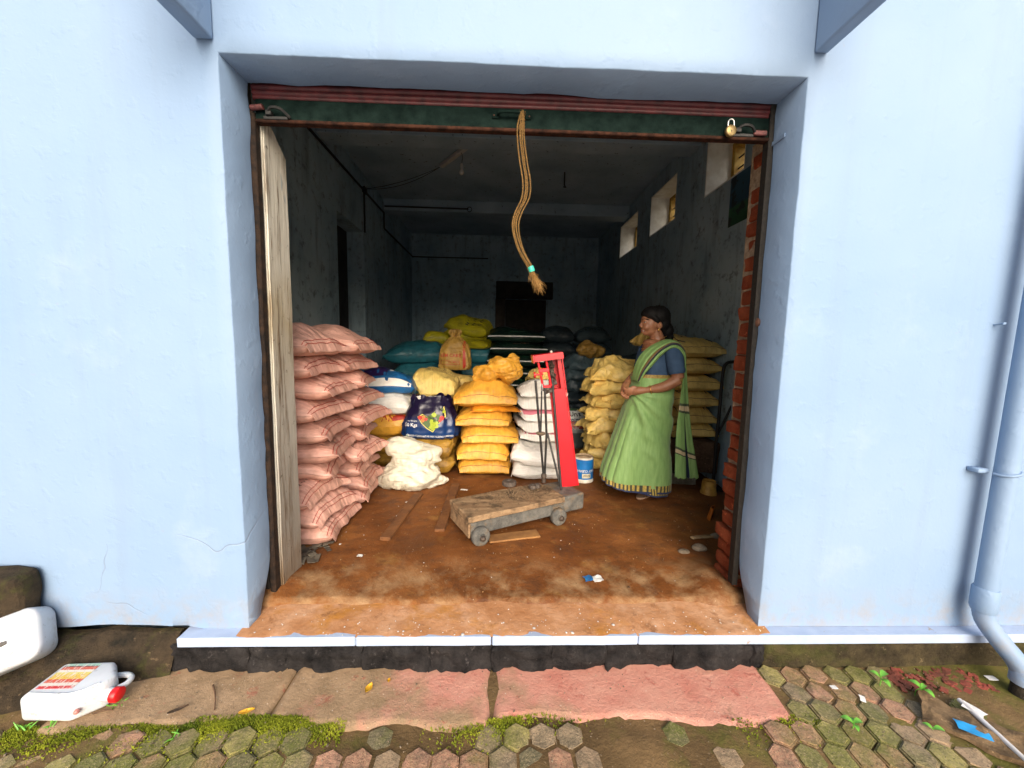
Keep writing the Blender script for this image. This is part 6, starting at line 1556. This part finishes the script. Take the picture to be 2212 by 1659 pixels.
    for (y, l, r, d) in R:
        A = wpl(l, y); Z = wpl(r, y); cx = (A[0] + Z[0]) / 2; hx = (Z[0] - A[0]) / 2
        for j in range(n):
            a = 2 * math.pi * j / n; cc, s = math.cos(a), math.sin(a); k = 1 + .012 * math.sin(y * .11 + 4 * a) * math.sin(y * .03)
            Vb.append((cx + hx * k * np.sign(cc) * abs(cc) ** .85, YW + d * k * np.sign(s) * abs(s) ** .85, A[2]))
    sl = []
    for sd, pts in ((-1, [(538, 378, -.140), (548, 430, -.170), (556, 520, -.187), (562, 588, -.195)]), (1, [(480, 378, .140), (465, 430, .165), (445, 520, .18), (425, 570, .178)])):
        pp = spline([wpl(*q) for q in pts], 22); rr = np.interp(np.linspace(0, 1, 22), [0, .3, 1], [.050, .068, .060]) + .0018 * np.sin(np.linspace(0, 1, 22) * 30)
        sl.append(tube(pp, rr, 22, False))
    put('blouse', *join((np.array(Vb), gridfaces(26, n, True)), *sl), blm, root)
    # skirt of the sari
    t = NT('green_sari'); uv = t.sep(t.coord('UV')); u, v = uv[0], uv[1]; co = t.coord('World')
    shot = t.noise(t.coord('World', (60, 60, 8)), 1.0, 4)
    grn = t.ramp(shot, [(.3, (.155, .285, .090)), (.7, (.230, .375, .130))])
    fig = t.math('MULTIPLY', t.ramp(t.wave(t.coord('UV', (1, 0, 0)), 8, 2.5, 'X', 1), [(.35, 0.0), (.5, 1.0)]), 1.0)
    gold_c = t.mix(fig, (.040, .045, .030), t.ramp(t.noise(co, 70, 4), [(.3, (.24, .17, .035)), (.7, (.46, .34, .08))]))
    navy = (.020, .030, .085)
    hem = t.mix(t.ramp(v, [(.012, 1.0), (.014, 0.0)], 'CONSTANT'), gold_c, navy)
    c = t.mix(t.ramp(v, [(0.0, 1.0), (.072, 0.0)], 'CONSTANT'), grn, hem)
    c = t.mix(t.ramp(v, [(0.0, 0.0), (.945, 1.0)], 'CONSTANT'), c, t.ramp(t.noise(co, 60, 4), [(.3, (.20, .13, .03)), (.7, (.36, .25, .07))]))
    sari = t.done(c, .55, t.bump(t.noise(co, 26, 4), .25, .006), spec=.3, Sheen_Weight=.15)
    rows = [(1500, 46, 566, .205), (1400, 56, 570, .20), (1250, 103, 578, .195), (1050, 170, 587, .188), (900, 222, 592, .182), (800, 258, 598, .176), (720, 280, 602, .170), (660, 292, 603, .165), (600, 296, 600, .163)]
    nr, n = 110, 240; R = spline(rows, nr); g0 = wpl(268, 775); Vs = np.zeros((nr, n, 3)); uvs = np.zeros((nr, n, 2)); th = np.linspace(0, 2 * math.pi, n, endpoint=False)
    for i, (y, l, r, d) in enumerate(R):
        A = wpl(l, y); Z = wpl(r, y); cx = (A[0] + Z[0]) / 2; hx = (Z[0] - A[0]) / 2; tt = i / (nr - 1)
        ct, st = np.cos(th), np.sin(th); ex = .80
        x = cx + hx * np.sign(ct) * np.abs(ct) ** ex; yy = YW + d * np.sign(st) * np.abs(st) ** ex
        z = np.full(n, A[2])
        # hem: lifted at the front, lower at the side towards us
        z = z + (1 - tt) ** 8 * (.045 * np.clip(-ct, 0, 1) - .012 * np.clip(-st, 0, 1) - .010 * np.clip(ct, 0, 1))
        down = np.clip((g0[2] - z) / .75, 0, 1)
        ang = np.arctan2(g0[2] + .03 - z, x - g0[0] + .015)                                  # folds fan out from the tuck at the hands
        fan = np.sin(ang * 12 + 1.2 * vn(np.stack([x * 3, yy * 3, z * 2], -1), 5)); fan = np.sign(fan) * np.abs(fan) ** .8
        side = np.clip(-st, 0, 1) ** .6
        amp = .008 + .017 * down; wgt = np.clip(1.25 - np.abs(ang - 1.1) * .75, .1, 1)
        fold = amp * fan * wgt * side * (z < g0[2] + .01)
        pleat = .030 * down * (np.abs(np.sin(th * 9 + .4)) ** .6 - .4) * np.clip(-ct, 0, 1) ** 1.5
        wr = .006 * ridge(np.stack([x * 5, yy * 5, z * 9 + x * 6], -1), 9, 2) * (1 - down * .5)
        k = fold + pleat + wr
        Vs[i] = np.stack([x + ct * k, yy + st * k, z], -1); uvs[i] = np.stack([th / 6.28 * 2.0, np.full(n, tt)], -1)
    # deep step of the front pleat bundle
    put('sari_skirt', Vs.reshape(-1, 3), gridfaces(nr, n, True), sari, root, uv=uvs.reshape(-1, 2))
    # inner wrap layer showing under the hem
    rows2 = [(1540, 250, 556, .165), (1490, 240, 556, .165), (1430, 230, 552, .16)]; R = spline(rows2, 14); Vi = []; ui = []
    for i, (y, l, r, d) in enumerate(R):
        A = wpl(l, y); Z = wpl(r, y); cx = (A[0] + Z[0]) / 2; hx = (Z[0] - A[0]) / 2
        for a in np.linspace(0, 2 * math.pi, 90, endpoint=False):
            k = 1 + .03 * math.sin(a * 7); Vi.append((cx + hx * k * math.cos(a), YW - .02 + d * k * math.sin(a), A[2] - .02 * math.cos(a))); ui.append((a / 6.28 * 2, i / 13 * .12))
    put('sari_underlayer', Vi, gridfaces(14, 90, True), sari, root, uv=ui)
    # pallu: over the chest, across the near shoulder and down the back
    O = [(282, 655, -.02), (287, 560, -.055), (315, 468, -.085), (372, 398, -.105), (448, 350, -.120), (520, 326, -.128), (585, 346, -.125), (632, 412, -.118), (655, 520, -.115), (672, 700, -.118), (692, 900, -.122), (716, 1100, -.125), (745, 1260, -.125), (772, 1410, -.12)]
    I = [(300, 668, -.115), (338, 592, -.150), (392, 520, -.172), (440, 455, -.192), (488, 408, -.212), (528, 390, -.222), (572, 410, -.226), (604, 470, -.226), (606, 560, -.215), (602, 700, -.190), (592, 880, -.170), (583, 1020, -.160), (582, 1200, -.150), (584, 1405, -.145)]
    m_, nn = 150, 46; Of = spline([wpl(*q) for q in O], m_); If = spline([wpl(*q) for q in I], m_); Vp = np.zeros((m_, nn, 3)); up_ = np.zeros((m_, nn, 2))
    s = np.linspace(0, 1, nn)[:, None]
    for i in range(m_):
        tt = i / (m_ - 1); back = np.clip((tt - .52) / .1, 0, 1); bul = .045 * (1 - back) + .012 * back
        q = Of[i] * (1 - s) + If[i] * s; ss = s[:, 0]
        q[:, 1] -= bul * np.sin(math.pi * ss)
        if back < 1: q[:, 2] += (1 - back) * .010 * np.sin(math.pi * ss)
        q[:, 1] += (.0045 * np.sin(ss * 26 + 1.5 * math.sin(tt * 9)) + back * tt * .012 * np.sin(ss * 11 + tt * 3)) ; q[:, 0] += back * .006 * np.sin(ss * 17 + tt * 6)
        if tt > .98: q[:, 2] += .007 * np.sin(ss * 60)
        Vp[i] = q; up_[i] = np.stack([ss, np.full(nn, tt)], -1)
    nrm = vertex_normals(Vp.reshape(-1, 3), gridfaces(m_, nn)); V0 = Vp.reshape(-1, 3); V1 = V0 + nrm * .003
    N_ = m_ * nn; F = gridfaces(m_, nn) + gridfaces(m_, nn, base=N_, flip=True)
    for i in range(m_ - 1): F += [(i * nn, (i + 1) * nn, N_ + (i + 1) * nn, N_ + i * nn), ((i + 1) * nn + nn - 1, i * nn + nn - 1, N_ + i * nn + nn - 1, N_ + (i + 1) * nn + nn - 1)]
    t = NT('green_pallu'); uv = t.sep(t.coord('UV')); u, v = uv[0], uv[1]; co = t.coord('World')
    grn = t.ramp(t.noise(t.coord('World', (60, 60, 8)), 1.0, 4), [(.3, (.155, .285, .090)), (.7, (.230, .375, .130))])
    br = t.ramp(u, [(0, 0.0), (.50, 1.0), (.74, 0.0)], 'CONSTANT'); bk = t.ramp(u, [(0, 0.0), (.42, 1.0), (.60, 0.0)], 'CONSTANT'); isb = t.ramp(v, [(.50, 0.0), (.60, 1.0)])
    dark = t.ramp(u, [(0, (.16, .10, .04)), (.60, (.030, .033, .045))], 'CONSTANT'); dark = t.mix(isb, dark, (.016, .024, .050))
    c = t.mix(t.mix(isb, br, bk), grn, dark)
    bands = t.ramp(v, [(0, 0.0), (.742, .8), (.75, 1.0), (.764, .8), (.772, 0.0), (.905, .8), (.912, 1.0), (.922, .8), (.928, 0.0)], 'CONSTANT')
    bc = t.mix(t.ramp(bands, [(0, 0.0), (.9, 1.0)], 'CONSTANT'), (.05, .07, .04), (.46, .36, .22)); c = t.mix(t.math('MULTIPLY', t.math('GREATER_THAN', bands, .5), t.math('SUBTRACT', 1.0, t.math('MULTIPLY', bk, isb))), c, bc)
    put('sari_pallu', np.vstack([V0, V1]), F, t.done(c, .6, t.bump(t.noise(co, 30, 4), .25, .005), spec=.3), root, uv=np.vstack([up_.reshape(-1, 2)] * 2))
woman()
